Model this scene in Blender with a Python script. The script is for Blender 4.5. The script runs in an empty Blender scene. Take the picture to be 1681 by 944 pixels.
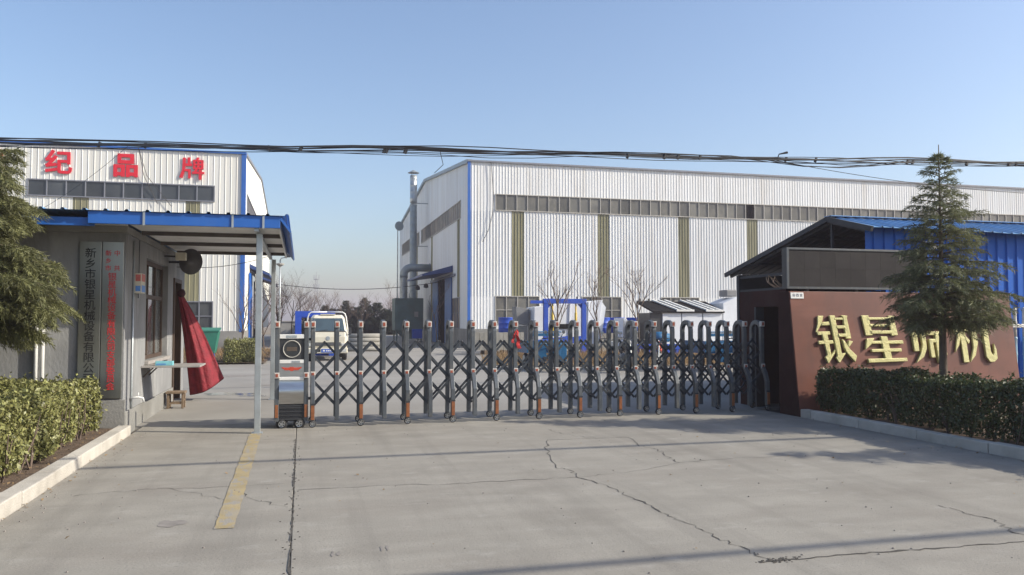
import bpy, bmesh, math, random
import numpy as np
from mathutils import Vector, Matrix

SC = bpy.context.scene
COL = SC.collection
R = math.radians

# ------------------------------------------------------------------ camera
cam_d = bpy.data.cameras.new('camera')
cam_d.sensor_width = 36.0
cam_d.lens = 36.0 * 1333.0 / 1681.0
cam_d.clip_start = 0.1
cam_d.clip_end = 6000.0
cam = bpy.data.objects.new('camera', cam_d)
COL.objects.link(cam)
cam.location = (0, 0, 1.6)
cam.rotation_euler = (R(90 + 2.36), 0, R(-14.5))
SC.camera = cam

# ------------------------------------------------------------------ world, sun, exposure
SUN_EL = 32.0
SUN_AZ = math.atan2(0.935, -0.354)          # from +Y, clockwise towards +X
world = bpy.data.worlds.new('World')
SC.world = world
world.use_nodes = True
wn = world.node_tree.nodes
wl_ = world.node_tree.links
bg = wn['Background']
sky = wn.new('ShaderNodeTexSky')
sky.sky_type = 'NISHITA'
sky.sun_disc = False
sky.sun_elevation = R(SUN_EL)
sky.sun_rotation = SUN_AZ
sky.altitude = 80
sky.air_density = 1.1
sky.dust_density = 2.1
sky.ozone_density = 2.6
# white balance of the daylight, the same over the whole sky
wb_ = wn.new('ShaderNodeMix')
wb_.data_type = 'RGBA'
wb_.blend_type = 'MULTIPLY'
wb_.inputs['Factor'].default_value = 1.0
wb_.inputs['B'].default_value = (1.0, 0.995, 1.02, 1)
wl_.new(sky.outputs[0], wb_.inputs['A'])
wl_.new(wb_.outputs['Result'], bg.inputs[0])
bg.inputs[1].default_value = 0.15

sun_d = bpy.data.lights.new('sun', 'SUN')
sun_d.energy = 4.6
sun_d.angle = R(0.55)
sun_d.color = (1.0, 0.93, 0.79)
sun = bpy.data.objects.new('sun', sun_d)
COL.objects.link(sun)
to_sun = Vector((math.sin(SUN_AZ) * math.cos(R(SUN_EL)), math.cos(SUN_AZ) * math.cos(R(SUN_EL)), math.sin(R(SUN_EL))))
sun.rotation_euler = to_sun.to_track_quat('Z', 'Y').to_euler()
sun.location = (20, -10, 30)

SC.view_settings.view_transform = 'Standard'
SC.view_settings.look = 'None'
SC.view_settings.exposure = 0.40
SC.view_settings.gamma = 1.0
SC.view_settings.use_curve_mapping = False
SC.cycles.use_denoising = True
SC.cycles.max_bounces = 6
SC.cycles.caustics_reflective = False
SC.cycles.caustics_refractive = False

# ------------------------------------------------------------------ materials
MATS = {}


def M(name, col, rough=0.6, metal=0.0, var=0.1, scale=3.0, bump=0.0, bscale=60.0, dirt=None, dscale=0.8, damt=0.4,
      stretch=(1, 1, 1), transl=0.0, spec=0.5, coat=0.0, detail=4.0):
    """base colour varied by noise in world space, optional dirt colour in patches, optional fine bump"""
    m = bpy.data.materials.new(name)
    m.use_nodes = True
    n, l = m.node_tree.nodes, m.node_tree.links
    b = n['Principled BSDF']
    b.inputs['Roughness'].default_value = rough
    b.inputs['Metallic'].default_value = metal
    b.inputs['Specular IOR Level'].default_value = spec
    b.inputs['Coat Weight'].default_value = coat
    geo = n.new('ShaderNodeNewGeometry')
    mp = n.new('ShaderNodeMapping')
    mp.inputs['Scale'].default_value = stretch
    l.new(geo.outputs['Position'], mp.inputs['Vector'])
    nz = n.new('ShaderNodeTexNoise')
    nz.inputs['Scale'].default_value = scale
    nz.inputs['Detail'].default_value = detail
    l.new(mp.outputs[0], nz.inputs['Vector'])
    rp = n.new('ShaderNodeValToRGB')
    rp.color_ramp.elements[0].position = 0.3
    rp.color_ramp.elements[1].position = 0.7
    rp.color_ramp.elements[0].color = tuple(max(0, c * (1 - var)) for c in col) + (1,)
    rp.color_ramp.elements[1].color = tuple(min(1, c * (1 + var)) for c in col) + (1,)
    l.new(nz.outputs['Fac'], rp.inputs[0])
    out = rp.outputs[0]
    if dirt:
        nd = n.new('ShaderNodeTexNoise')
        nd.inputs['Scale'].default_value = dscale
        nd.inputs['Detail'].default_value = 8
        nd.inputs['Roughness'].default_value = 0.65
        l.new(mp.outputs[0], nd.inputs['Vector'])
        mr = n.new('ShaderNodeMapRange')
        mr.inputs['From Min'].default_value = 0.48
        mr.inputs['From Max'].default_value = 0.72
        mr.inputs['To Max'].default_value = damt
        l.new(nd.outputs['Fac'], mr.inputs[0])
        mx = n.new('ShaderNodeMix')
        mx.data_type = 'RGBA'
        l.new(mr.outputs[0], mx.inputs['Factor'])
        l.new(out, mx.inputs['A'])
        mx.inputs['B'].default_value = tuple(dirt) + (1,)
        out = mx.outputs['Result']
    l.new(out, b.inputs['Base Color'])
    if bump:
        nb = n.new('ShaderNodeTexNoise')
        nb.inputs['Scale'].default_value = bscale
        nb.inputs['Detail'].default_value = 5
        l.new(mp.outputs[0], nb.inputs['Vector'])
        bp = n.new('ShaderNodeBump')
        bp.inputs['Strength'].default_value = bump
        bp.inputs['Distance'].default_value = 0.02
        l.new(nb.outputs['Fac'], bp.inputs['Height'])
        l.new(bp.outputs[0], b.inputs['Normal'])
    if transl:
        tr = n.new('ShaderNodeBsdfTranslucent')
        l.new(out, tr.inputs['Color'])
        ms = n.new('ShaderNodeMixShader')
        ms.inputs[0].default_value = transl
        l.new(b.outputs[0], ms.inputs[1])
        l.new(tr.outputs[0], ms.inputs[2])
        l.new(ms.outputs[0], n['Material Output'].inputs['Surface'])
    MATS[name] = m
    return m


M('concrete', (0.272, 0.254, 0.22), rough=0.9, var=0.1, scale=1.3, bump=0.25, bscale=45, dirt=(0.205, 0.182, 0.155), dscale=0.5,
  damt=0.55, stretch=(1, 2.2, 1), spec=0.25, detail=9)


def rich_concrete(m):
    """tyre streaks along the drive, pale scuffs and grit on top of the base colour"""
    n, l = m.node_tree.nodes, m.node_tree.links
    b = n['Principled BSDF']
    src = b.inputs['Base Color'].links[0].from_socket
    geo = n.new('ShaderNodeNewGeometry')

    def layer(src, scale, stretch, lo, hi, amt, col, detail=6):
        mp = n.new('ShaderNodeMapping')
        mp.inputs['Scale'].default_value = stretch
        l.new(geo.outputs['Position'], mp.inputs['Vector'])
        nz = n.new('ShaderNodeTexNoise')
        nz.inputs['Scale'].default_value = scale
        nz.inputs['Detail'].default_value = detail
        nz.inputs['Roughness'].default_value = 0.62
        l.new(mp.outputs[0], nz.inputs['Vector'])
        mr = n.new('ShaderNodeMapRange')
        mr.inputs['From Min'].default_value = lo
        mr.inputs['From Max'].default_value = hi
        mr.inputs['To Max'].default_value = amt
        l.new(nz.outputs['Fac'], mr.inputs[0])
        mx = n.new('ShaderNodeMix')
        mx.data_type = 'RGBA'
        l.new(mr.outputs[0], mx.inputs['Factor'])
        l.new(src, mx.inputs['A'])
        mx.inputs['B'].default_value = tuple(col) + (1,)
        return mx.outputs['Result']
    o = layer(src, 1.0, (2.2, 0.12, 1), 0.5, 0.72, 0.6, (0.185, 0.172, 0.15))
    o = layer(o, 2.3, (1, 1.6, 1), 0.58, 0.75, 0.55, (0.36, 0.345, 0.31))
    o = layer(o, 38, (1, 1, 1), 0.60, 0.72, 0.7, (0.14, 0.13, 0.115), 3)
    o = layer(o, 0.7, (1, 0.7, 1), 0.55, 0.66, 0.45, (0.19, 0.175, 0.15), 10)
    l.new(o, b.inputs['Base Color'])


rich_concrete(MATS['concrete'])


def streaks(m, col, amt, stretch=(7, 7, 0.22), scale=1.0, lo=0.56, hi=0.74):
    """rust and dust runs down a wall"""
    n, l = m.node_tree.nodes, m.node_tree.links
    b = n['Principled BSDF']
    src = b.inputs['Base Color'].links[0].from_socket
    geo = n.new('ShaderNodeNewGeometry')
    mp = n.new('ShaderNodeMapping')
    mp.inputs['Scale'].default_value = stretch
    l.new(geo.outputs['Position'], mp.inputs['Vector'])
    nz = n.new('ShaderNodeTexNoise')
    nz.inputs['Scale'].default_value = scale
    nz.inputs['Detail'].default_value = 7
    l.new(mp.outputs[0], nz.inputs['Vector'])
    mr = n.new('ShaderNodeMapRange')
    mr.inputs['From Min'].default_value = lo
    mr.inputs['From Max'].default_value = hi
    mr.inputs['To Max'].default_value = amt
    l.new(nz.outputs['Fac'], mr.inputs[0])
    mx = n.new('ShaderNodeMix')
    mx.data_type = 'RGBA'
    l.new(mr.outputs[0], mx.inputs['Factor'])
    l.new(src, mx.inputs['A'])
    mx.inputs['B'].default_value = tuple(col) + (1,)
    l.new(mx.outputs['Result'], b.inputs['Base Color'])


def per_object(m, lo, hi):
    """each pane or panel a little lighter or darker than the next"""
    n, l = m.node_tree.nodes, m.node_tree.links
    b = n['Principled BSDF']
    src = b.inputs['Base Color'].links[0].from_socket
    oi = n.new('ShaderNodeObjectInfo')
    mr = n.new('ShaderNodeMapRange')
    mr.inputs['To Min'].default_value = lo
    mr.inputs['To Max'].default_value = hi
    l.new(oi.outputs['Random'], mr.inputs[0])
    hs = n.new('ShaderNodeHueSaturation')
    l.new(mr.outputs[0], hs.inputs['Value'])
    l.new(src, hs.inputs['Color'])
    l.new(hs.outputs[0], b.inputs['Base Color'])


M('yard_concrete', (0.27, 0.257, 0.235), rough=0.9, var=0.12, scale=0.5, bump=0.2, bscale=20, dirt=(0.22, 0.2, 0.175), dscale=0.22,
  damt=0.55, spec=0.25, detail=8)
M('earth', (0.2, 0.16, 0.11), rough=1, var=0.25, scale=2, bump=0.5, bscale=20)
M('soil', (0.11, 0.075, 0.05), rough=1, var=0.35, scale=9, bump=0.8, bscale=50)
M('crack', (0.07, 0.063, 0.055), rough=1, var=0.4, scale=20)
M('stain', (0.22, 0.2, 0.18), rough=0.95, var=0.2, scale=8)
M('wet', (0.1, 0.1, 0.1), rough=0.12, var=0.2, scale=3)
M('kerb', (0.47, 0.44, 0.39), rough=0.9, var=0.12, scale=4, bump=0.3, bscale=60, dirt=(0.25, 0.22, 0.18), dscale=1.5, damt=0.5)
M('yellow_paint', (0.33, 0.262, 0.14), rough=0.8, var=0.14, scale=5, bump=0.2, dirt=(0.29, 0.265, 0.225), dscale=2.6, damt=0.9)
M('plaster', (0.24, 0.243, 0.246), rough=0.92, var=0.14, scale=1.6, bump=0.25, bscale=30, dirt=(0.17, 0.165, 0.16), dscale=1.1, damt=0.6,
  stretch=(1, 1, 0.5), detail=8)
M('cement_base', (0.24, 0.235, 0.22), rough=0.95, var=0.2, scale=1.2, bump=0.3, bscale=30, dirt=(0.13, 0.12, 0.1), dscale=0.7, damt=0.6)
M('white_clad', (0.73, 0.735, 0.73), rough=0.5, var=0.05, scale=0.5, dirt=(0.5, 0.45, 0.37), dscale=1.1, damt=0.36, stretch=(2.2, 2.2, 0.12))
M('cream_clad', (0.73, 0.725, 0.68), rough=0.5, var=0.04, scale=0.5, dirt=(0.56, 0.5, 0.38), dscale=1.0, damt=0.25, stretch=(2.2, 2.2, 0.12))
M('skylight', (0.235, 0.22, 0.13), rough=0.45, var=0.2, scale=1.5, stretch=(3, 3, 0.3), dirt=(0.1, 0.1, 0.05), dscale=0.6, damt=0.5)
M('blue_trim', (0.02, 0.115, 0.42), rough=0.45, var=0.08, scale=2, dirt=(0.1, 0.16, 0.3), dscale=1.5, damt=0.25)
M('navy', (0.02, 0.05, 0.17), rough=0.5, var=0.1, scale=3)
M('blue_steel', (0.015, 0.07, 0.42), rough=0.45, var=0.1, scale=3)
M('door_blue', (0.06, 0.14, 0.34), rough=0.5, var=0.1, scale=1.2)
M('blue_clad', (0.006, 0.105, 0.45), spec=0.25, rough=0.6, var=0.08, scale=1.2, stretch=(1, 1, 0.2))
M('blue_roof', (0.13, 0.29, 0.52), rough=0.45, var=0.15, scale=3, stretch=(3, 0.6, 1), dirt=(0.3, 0.36, 0.42), dscale=2, damt=0.5)
M('pane', (0.115, 0.112, 0.1), rough=0.35, var=0.25, scale=0.9, dirt=(0.2, 0.185, 0.15), dscale=1.6, damt=0.6, spec=0.5)
M('dark_pane', (0.045, 0.05, 0.055), rough=0.12, var=0.3, scale=0.7, dirt=(0.11, 0.11, 0.1), dscale=1.2, damt=0.4)
M('brown_pane', (0.16, 0.12, 0.09), rough=0.35, var=0.3, scale=1.5)
M('green_cloth', (0.11, 0.13, 0.07), rough=0.9, var=0.2, scale=6)
M('clear_pane', (0.8, 0.85, 0.85), rough=0.03, var=0.02)
MATS['clear_pane'].node_tree.nodes['Principled BSDF'].inputs['Transmission Weight'].default_value = 0.85
M('void', (0.012, 0.012, 0.013), spec=0.1, rough=0.95, var=0.2)
M('frame', (0.42, 0.4, 0.36), rough=0.5, var=0.1, scale=3)
M('grey_frame', (0.2, 0.21, 0.24), rough=0.5, var=0.1, scale=3)
M('wood_frame', (0.07, 0.045, 0.03), rough=0.6, var=0.25, scale=6, stretch=(4, 4, 0.5))
M('galv', (0.42, 0.45, 0.46), rough=0.42, metal=0.6, var=0.12, scale=3, dirt=(0.2, 0.2, 0.19), dscale=2, damt=0.4)
M('duct', (0.27, 0.31, 0.33), rough=0.5, metal=0.3, var=0.12, scale=3, dirt=(0.18, 0.17, 0.15), dscale=1.5, damt=0.4)
M('green_paint', (0.1, 0.15, 0.14), rough=0.6, var=0.15, scale=1.5, dirt=(0.12, 0.1, 0.07), dscale=1.2, damt=0.5)
M('gate_grey', (0.09, 0.1, 0.11), rough=0.45, metal=0.35, var=0.1, scale=6, dirt=(0.16, 0.15, 0.13), dscale=5, damt=0.35)
M('gate_bar', (0.045, 0.053, 0.064), rough=0.45, metal=0.3, var=0.12, scale=6, dirt=(0.13, 0.12, 0.11), dscale=6, damt=0.3)
M('steel', (0.5, 0.5, 0.5), rough=0.3, metal=1.0, var=0.08, scale=4, stretch=(1, 1, 8), dirt=(0.3, 0.27, 0.23), dscale=3, damt=0.3)
M('plaque_steel', (0.33, 0.33, 0.31), rough=0.34, metal=0.9, var=0.1, scale=2, stretch=(4, 4, 0.6), dirt=(0.12, 0.115, 0.1), dscale=1, damt=0.4)
M('white_plastic', (0.72, 0.71, 0.68), rough=0.45, var=0.06, scale=5)
M('cap_beige', (0.52, 0.48, 0.44), rough=0.45, var=0.12, scale=20)
M('red_reflector', (0.3, 0.075, 0.04), rough=0.3, var=0.25, scale=40)
M('orange', (0.24, 0.085, 0.03), rough=0.4, var=0.2, scale=15)
M('rubber', (0.02, 0.02, 0.021), rough=0.8, var=0.3, scale=12)
M('black_metal', (0.03, 0.031, 0.034), rough=0.5, var=0.2, scale=6)
M('red_emblem', (0.5, 0.06, 0.03), rough=0.4, var=0.2, scale=30)
M('red_paint', (0.66, 0.012, 0.03), rough=0.5, var=0.08, scale=3)
M('red_text', (0.5, 0.02, 0.025), rough=0.5, var=0.1, scale=6)
M('black_text', (0.015, 0.015, 0.016), rough=0.5, var=0.1, scale=6)
M('gold', (0.56, 0.52, 0.23), rough=0.5, metal=0.1, var=0.15, scale=9, bump=0.5, bscale=35, dirt=(0.42, 0.36, 0.14), dscale=9, damt=0.6)
M('sign_brown', (0.165, 0.06, 0.04), spec=0.35, rough=0.45, var=0.15, scale=1.3, dirt=(0.105, 0.045, 0.036), dscale=1.2, damt=0.7, detail=7)
M('led', (0.034, 0.031, 0.031), spec=0.2, rough=0.8, var=0.12, scale=2.5, dirt=(0.05, 0.046, 0.042), dscale=3, damt=0.6)
M('shed_dark', (0.035, 0.036, 0.04), rough=0.7, var=0.2, scale=3)
M('shed_wall', (0.045, 0.018, 0.015), spec=0.15, rough=0.9, var=0.2, scale=2, dirt=(0.06, 0.04, 0.035), dscale=1.2, damt=0.6)  # gate room walls; also carries the painted shade on the sign wall's end
M('canopy_white', (0.76, 0.76, 0.74), rough=0.6, var=0.08, scale=2, dirt=(0.4, 0.37, 0.33), dscale=1.2, damt=0.4)
M('purlin', (0.1, 0.085, 0.075), rough=0.7, var=0.2, scale=5)
M('curtain', (0.19, 0.009, 0.018), rough=0.75, var=0.25, scale=9, bump=0.7, bscale=28, dirt=(0.2, 0.01, 0.02), dscale=2, damt=0.6)
M('curtain_edge', (0.05, 0.012, 0.015), rough=0.8, var=0.2, scale=9)
M('wood', (0.2, 0.14, 0.09), rough=0.8, var=0.25, scale=5, stretch=(4, 4, 1), dirt=(0.1, 0.08, 0.06), dscale=4, damt=0.5)
M('shelf_stone', (0.33, 0.31, 0.29), rough=0.5, var=0.15, scale=6)
M('cyan_card', (0.2, 0.5, 0.56), rough=0.5, var=0.1, scale=20)
M('truck_cream', (0.66, 0.62, 0.5), rough=0.35, var=0.06, scale=2, dirt=(0.4, 0.35, 0.27), dscale=1.6, damt=0.4, coat=0.3)
M('truck_glass', (0.05, 0.075, 0.09), rough=0.06, var=0.3, scale=1.5, spec=0.8)
M('lamp_glass', (0.5, 0.5, 0.48), rough=0.15, var=0.1, scale=9)
M('plate_blue', (0.03, 0.1, 0.45), rough=0.4, var=0.1, scale=9)
M('machine_white', (0.68, 0.7, 0.74), rough=0.5, var=0.06, scale=1.3, dirt=(0.45, 0.45, 0.44), dscale=1.2, damt=0.4)
M('machine_grey', (0.2, 0.2, 0.2), rough=0.6, var=0.15, scale=2)
M('yellow_steel', (0.6, 0.4, 0.04), rough=0.5, var=0.1, scale=5)
M('trike_blue', (0.012, 0.1, 0.22), rough=0.4, var=0.15, scale=3)
M('crate_grey', (0.27, 0.26, 0.23), rough=0.85, var=0.15, scale=2, dirt=(0.17, 0.15, 0.12), dscale=1.5, damt=0.5)
M('red_cloth', (0.4, 0.02, 0.02), rough=0.8, var=0.15, scale=8)
M('bark', (0.11, 0.085, 0.065), rough=0.95, var=0.3, scale=10, bump=0.6, bscale=40, stretch=(1, 1, 0.3))
M('twig', (0.13, 0.095, 0.075), rough=0.95, var=0.3, scale=4)
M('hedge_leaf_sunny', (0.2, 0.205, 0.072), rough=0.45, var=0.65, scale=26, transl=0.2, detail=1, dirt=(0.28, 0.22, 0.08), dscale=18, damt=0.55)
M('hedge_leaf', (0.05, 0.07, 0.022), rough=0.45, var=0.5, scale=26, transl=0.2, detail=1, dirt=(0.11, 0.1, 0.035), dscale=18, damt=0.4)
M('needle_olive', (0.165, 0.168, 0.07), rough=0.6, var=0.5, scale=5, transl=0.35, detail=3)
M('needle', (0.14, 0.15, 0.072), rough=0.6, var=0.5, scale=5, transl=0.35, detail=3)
M('needle_dark', (0.045, 0.055, 0.04), rough=0.7, var=0.4, scale=1.2, transl=0.1)
M('dry_grass', (0.27, 0.18, 0.09), rough=0.9, var=0.4, scale=6, transl=0.2)
M('cable', (0.018, 0.019, 0.022), rough=0.6, var=0.2, scale=3)
M('tower_grey', (0.3, 0.31, 0.33), rough=0.7, var=0.1)
M('bamboo_blue', (0.3, 0.5, 0.62), rough=0.45, var=0.12, scale=5, dirt=(0.55, 0.6, 0.55), dscale=4, damt=0.6)
M('bamboo_white', (0.62, 0.62, 0.55), rough=0.5, var=0.12, scale=5, dirt=(0.4, 0.4, 0.35), dscale=4, damt=0.5)
M('pipe_white', (0.7, 0.7, 0.68), rough=0.5, var=0.06, scale=5)
M('notice_red', (0.5, 0.12, 0.1), rough=0.5, var=0.15, scale=30)
M('notice_blue', (0.1, 0.25, 0.6), rough=0.5, var=0.15, scale=30)
M('notice_cream', (0.6, 0.56, 0.45), rough=0.6, var=0.1, scale=9)
M('horn', (0.085, 0.082, 0.08), rough=0.5, var=0.15, scale=6)
M('bin_green', (0.02, 0.16, 0.11), rough=0.6, var=0.15, scale=3)
M('far_wall', (0.33, 0.32, 0.3), rough=0.95, var=0.15, scale=0.5)

streaks(MATS['white_clad'], (0.47, 0.4, 0.31), 0.4)
streaks(MATS['cream_clad'], (0.5, 0.43, 0.33), 0.3)
streaks(MATS['plaster'], (0.36, 0.36, 0.355), 0.5, (1.5, 1.5, 0.8), 1.6, 0.55, 0.66)
streaks(MATS['plaster'], (0.12, 0.115, 0.11), 0.5, (5, 5, 0.4), 1.0, 0.58, 0.74)
streaks(MATS['sign_brown'], (0.085, 0.04, 0.034), 0.6, (3, 3, 0.8), 0.8, 0.5, 0.7)
streaks(MATS['sign_brown'], (0.22, 0.1, 0.075), 0.5, (0.6, 0.6, 3.0), 1.2, 0.55, 0.72)
streaks(MATS['gate_grey'], (0.2, 0.185, 0.16), 0.4, (6, 6, 3), 2.0, 0.55, 0.7)
streaks(MATS['yellow_paint'], (0.275, 0.255, 0.22), 0.95, (3, 1.2, 1), 5.0, 0.52, 0.6)
per_object(MATS['pane'], 0.75, 1.35)
per_object(MATS['dark_pane'], 0.7, 1.6)
per_object(MATS['brown_pane'], 0.5, 1.7)
per_object(MATS['led'], 0.85, 1.15)
per_object(MATS['gate_grey'], 0.85, 1.15)
per_object(MATS['kerb'], 0.88, 1.1)

# ------------------------------------------------------------------ mesh helpers
WL = {}          # world location of every object's origin


def props(o, label=None, cat=None, group=None, kind=None):
    if label:
        o['label'] = label
    if cat:
        o['category'] = cat
    if group:
        o['group'] = group
    if kind:
        o['kind'] = kind
    return o


def empty(name, loc, label=None, cat=None, group=None, kind=None):
    o = bpy.data.objects.new(name, None)
    o.empty_display_size = 0.2
    COL.objects.link(o)
    o.location = loc
    WL[o] = Vector(loc)
    return props(o, label, cat, group, kind)


class MB:
    def __init__(s):
        s.v = []
        s.f = []

    def quad(s, *pts):
        i = len(s.v)
        s.v += [tuple(p) for p in pts]
        s.f.append(tuple(range(i, i + len(pts))))
        return s

    def box(s, x0, x1, y0, y1, z0, z1):
        i = len(s.v)
        s.v += [(x0, y0, z0), (x1, y0, z0), (x1, y1, z0), (x0, y1, z0), (x0, y0, z1), (x1, y0, z1), (x1, y1, z1), (x0, y1, z1)]
        s.f += [tuple(i + k for k in q) for q in ((0, 3, 2, 1), (4, 5, 6, 7), (0, 1, 5, 4), (1, 2, 6, 5), (2, 3, 7, 6), (3, 0, 4, 7))]
        return s

    def bar(s, p, q, w, d, up=(0, 0, 1)):
        """rectangular bar from p to q, w across, d along the 'side' direction"""
        p, q = Vector(p), Vector(q)
        t = (q - p).normalized()
        u = Vector(up)
        if abs(t.dot(u)) > 0.97:
            u = Vector((0, 1, 0))
        a = t.cross(u).normalized()
        b = a.cross(t).normalized()
        i = len(s.v)
        for c in (p, q):
            for (m, k) in ((-1, -1), (1, -1), (1, 1), (-1, 1)):
                s.v.append(tuple(c + a * (m * w / 2) + b * (k * d / 2)))
        s.f += [tuple(i + k for k in q4) for q4 in ((0, 3, 2, 1), (4, 5, 6, 7), (0, 1, 5, 4), (1, 2, 6, 5), (2, 3, 7, 6), (3, 0, 4, 7))]
        return s

    def tube(s, pts, r, n=8, caps=True):
        pts = [Vector(p) for p in pts]
        rr = r if isinstance(r, (list, tuple)) else [r] * len(pts)
        base = len(s.v)
        ref = None
        for k, p in enumerate(pts):
            t = (pts[min(k + 1, len(pts) - 1)] - pts[max(k - 1, 0)])
            t = t.normalized() if t.length > 1e-9 else Vector((0, 0, 1))
            if ref is None:
                ref = Vector((1, 0, 0)) if abs(t.x) < 0.8 else Vector((0, 1, 0))
            a = (ref - t * ref.dot(t))
            if a.length < 1e-6:
                a = t.orthogonal()
            a.normalize()
            ref = a
            b = t.cross(a)
            for j in range(n):
                an = 2 * math.pi * j / n
                s.v.append(tuple(p + (a * math.cos(an) + b * math.sin(an)) * rr[k]))
        for k in range(len(pts) - 1):
            for j in range(n):
                s.f.append((base + k * n + j, base + k * n + (j + 1) % n, base + (k + 1) * n + (j + 1) % n, base + (k + 1) * n + j))
        if caps:
            s.f.append(tuple(base + j for j in range(n))[::-1])
            s.f.append(tuple(base + (len(pts) - 1) * n + j for j in range(n)))
        return s

    def lathe(s, c, axis, prof, n=20):
        """prof: list of (distance along axis, radius)"""
        c, ax = Vector(c), Vector(axis).normalized()
        return s.tube([c + ax * d for d, _ in prof], [max(r, 1e-4) for _, r in prof], n)

    def prism(s, poly, origin, u, v, w, depth):
        """polygon (a,b) in plane origin + a*u + b*v, extruded along w by depth"""
        o, u, v, w = Vector(origin), Vector(u), Vector(v), Vector(w)
        i = len(s.v)
        n = len(poly)
        for (a, b) in poly:
            s.v.append(tuple(o + u * a + v * b))
        for (a, b) in poly:
            s.v.append(tuple(o + u * a + v * b + w * depth))
        s.f.append(tuple(range(i, i + n))[::-1])
        s.f.append(tuple(range(i + n, i + 2 * n)))
        for k in range(n):
            s.f.append((i + k, i + (k + 1) % n, i + n + (k + 1) % n, i + n + k))
        return s

    def mesh(s, name, recalc=True):
        me = bpy.data.meshes.new(name)
        me.from_pydata(s.v, [], s.f)
        if recalc and len(s.f) < 20000:
            bm = bmesh.new()
            bm.from_mesh(me)
            bmesh.ops.recalc_face_normals(bm, faces=bm.faces)
            bm.to_mesh(me)
            bm.free()
        me.update()
        return me

    def build(s, name, mat, parent=None, bevel=0.0, smooth=False, recalc=True, origin=None, **kw):
        va = np.array(s.v, dtype=float)
        if origin is None:
            lo, hi = va.min(0), va.max(0)
            c = Vector(((lo[0] + hi[0]) / 2, (lo[1] + hi[1]) / 2, lo[2]))
        else:
            c = Vector(origin)
        s.v = [tuple(p) for p in (va - np.array(c))]
        me = s.mesh(name, recalc)
        me.materials.append(MATS[mat] if isinstance(mat, str) else mat)
        if smooth:
            me.polygons.foreach_set('use_smooth', [True] * len(me.polygons))
        o = bpy.data.objects.new(name, me)
        COL.objects.link(o)
        put(o, c, parent)
        if bevel:
            b = o.modifiers.new('bevel', 'BEVEL')
            b.width = bevel
            b.segments = 2
            b.limit_method = 'ANGLE'
        if smooth and smooth != 'all':
            pass
        return props(o, **kw)


def put(o, c, parent=None):
    WL[o] = Vector(c)
    if parent is not None:
        o.parent = parent
        o.location = Vector(c) - WL[parent]
    else:
        o.location = c


def dup(o, c, parent=None):
    n = o.copy()
    COL.objects.link(n)
    n.parent = None
    put(n, c, parent)
    return n


def box(name, mat, parent, x0, x1, y0, y1, z0, z1, bevel=0.0, **kw):
    return MB().box(x0, x1, y0, y1, z0, z1).build(name, mat, parent, bevel=bevel, **kw)


def text_mb(s, size, at, u, v, w, depth=0.006, bold=0.0, squash=1.0, align=True):
    """characters as real raised letters: at = lower-left of the character cell"""
    c = bpy.data.curves.new('t', 'FONT')
    c.body = s
    c.size = size
    c.offset = bold * size
    c.extrude = depth / 2
    c.resolution_u = 3
    o = bpy.data.objects.new('t', c)
    COL.objects.link(o)
    dg = bpy.context.evaluated_depsgraph_get()
    me = bpy.data.meshes.new_from_object(o.evaluated_get(dg))
    mb = MB()
    at, u, v, w = Vector(at), Vector(u), Vector(v), Vector(w)
    for p in me.vertices:
        mb.v.append(tuple(at + u * p.co.x * squash + v * (p.co.y + 0.12 * size) + w * (p.co.z + depth / 2)))
    mb.f = [tuple(p.vertices) for p in me.polygons]
    bpy.data.objects.remove(o)
    bpy.data.curves.remove(c)
    bpy.data.meshes.remove(me)
    return mb


def catenary(p, q, sag, n=24, rnd=None, amp=0.0):
    p, q = Vector(p), Vector(q)
    out = []
    for i in range(n + 1):
        t = i / n
        c = p.lerp(q, t)
        c.z -= sag * 4 * t * (1 - t)
        if rnd and 0 < i < n:
            c.z += rnd.uniform(-amp, amp)
            c.y += rnd.uniform(-amp, amp)
        out.append(c)
    return out


# ================================================================== THE SETTING
random.seed(7)
g = MB()
g.quad((-600, -60, -0.30), (600, -60, -0.30), (600, 900, -0.30), (-600, 900, -0.30))
g.build('ground', 'earth', kind='structure')

# concrete sub-base under the slabs, then slabs as separate pieces with open joints
drive = empty('driveway', (3, 6, 0), kind='structure')
box('sub_base', 'crack', drive, -14, 26, -30, 13.4, -0.29, -0.05)
for (xa, xb, ya, yb) in ((-2.32, -0.064, -6, 4.857), (-2.32, -0.064, 4.863, 13.38), (-0.056, 8.06, -6, -1.6), (-0.056, 8.06, -1.596, 13.38)):
    box('concrete_slab', 'concrete', drive, xa, xb, ya, yb, -0.15, 0.0, bevel=0.006)
# road in front of the two planting beds
for (xa, xb) in ((-13.9, -7.0), (-6.995, -2.325), (8.065, 14.0), (14.005, 25.9)):
    for (ya, yb) in ((-29.9, -6.02), (-6.0, 1.0)):
        box('concrete_slab', 'concrete', drive, xa, xb, ya, yb, -0.15, 0.0, bevel=0.006)
box('concrete_slab', 'concrete', drive, -2.32, 8.06, -29.9, -6.01, -0.15, 0.0, bevel=0.006)

yard = box('yard', 'yard_concrete', None, -40, 70, 13.385, 100, -0.28, -0.002, kind='structure')

crk = random.Random(3)


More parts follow.
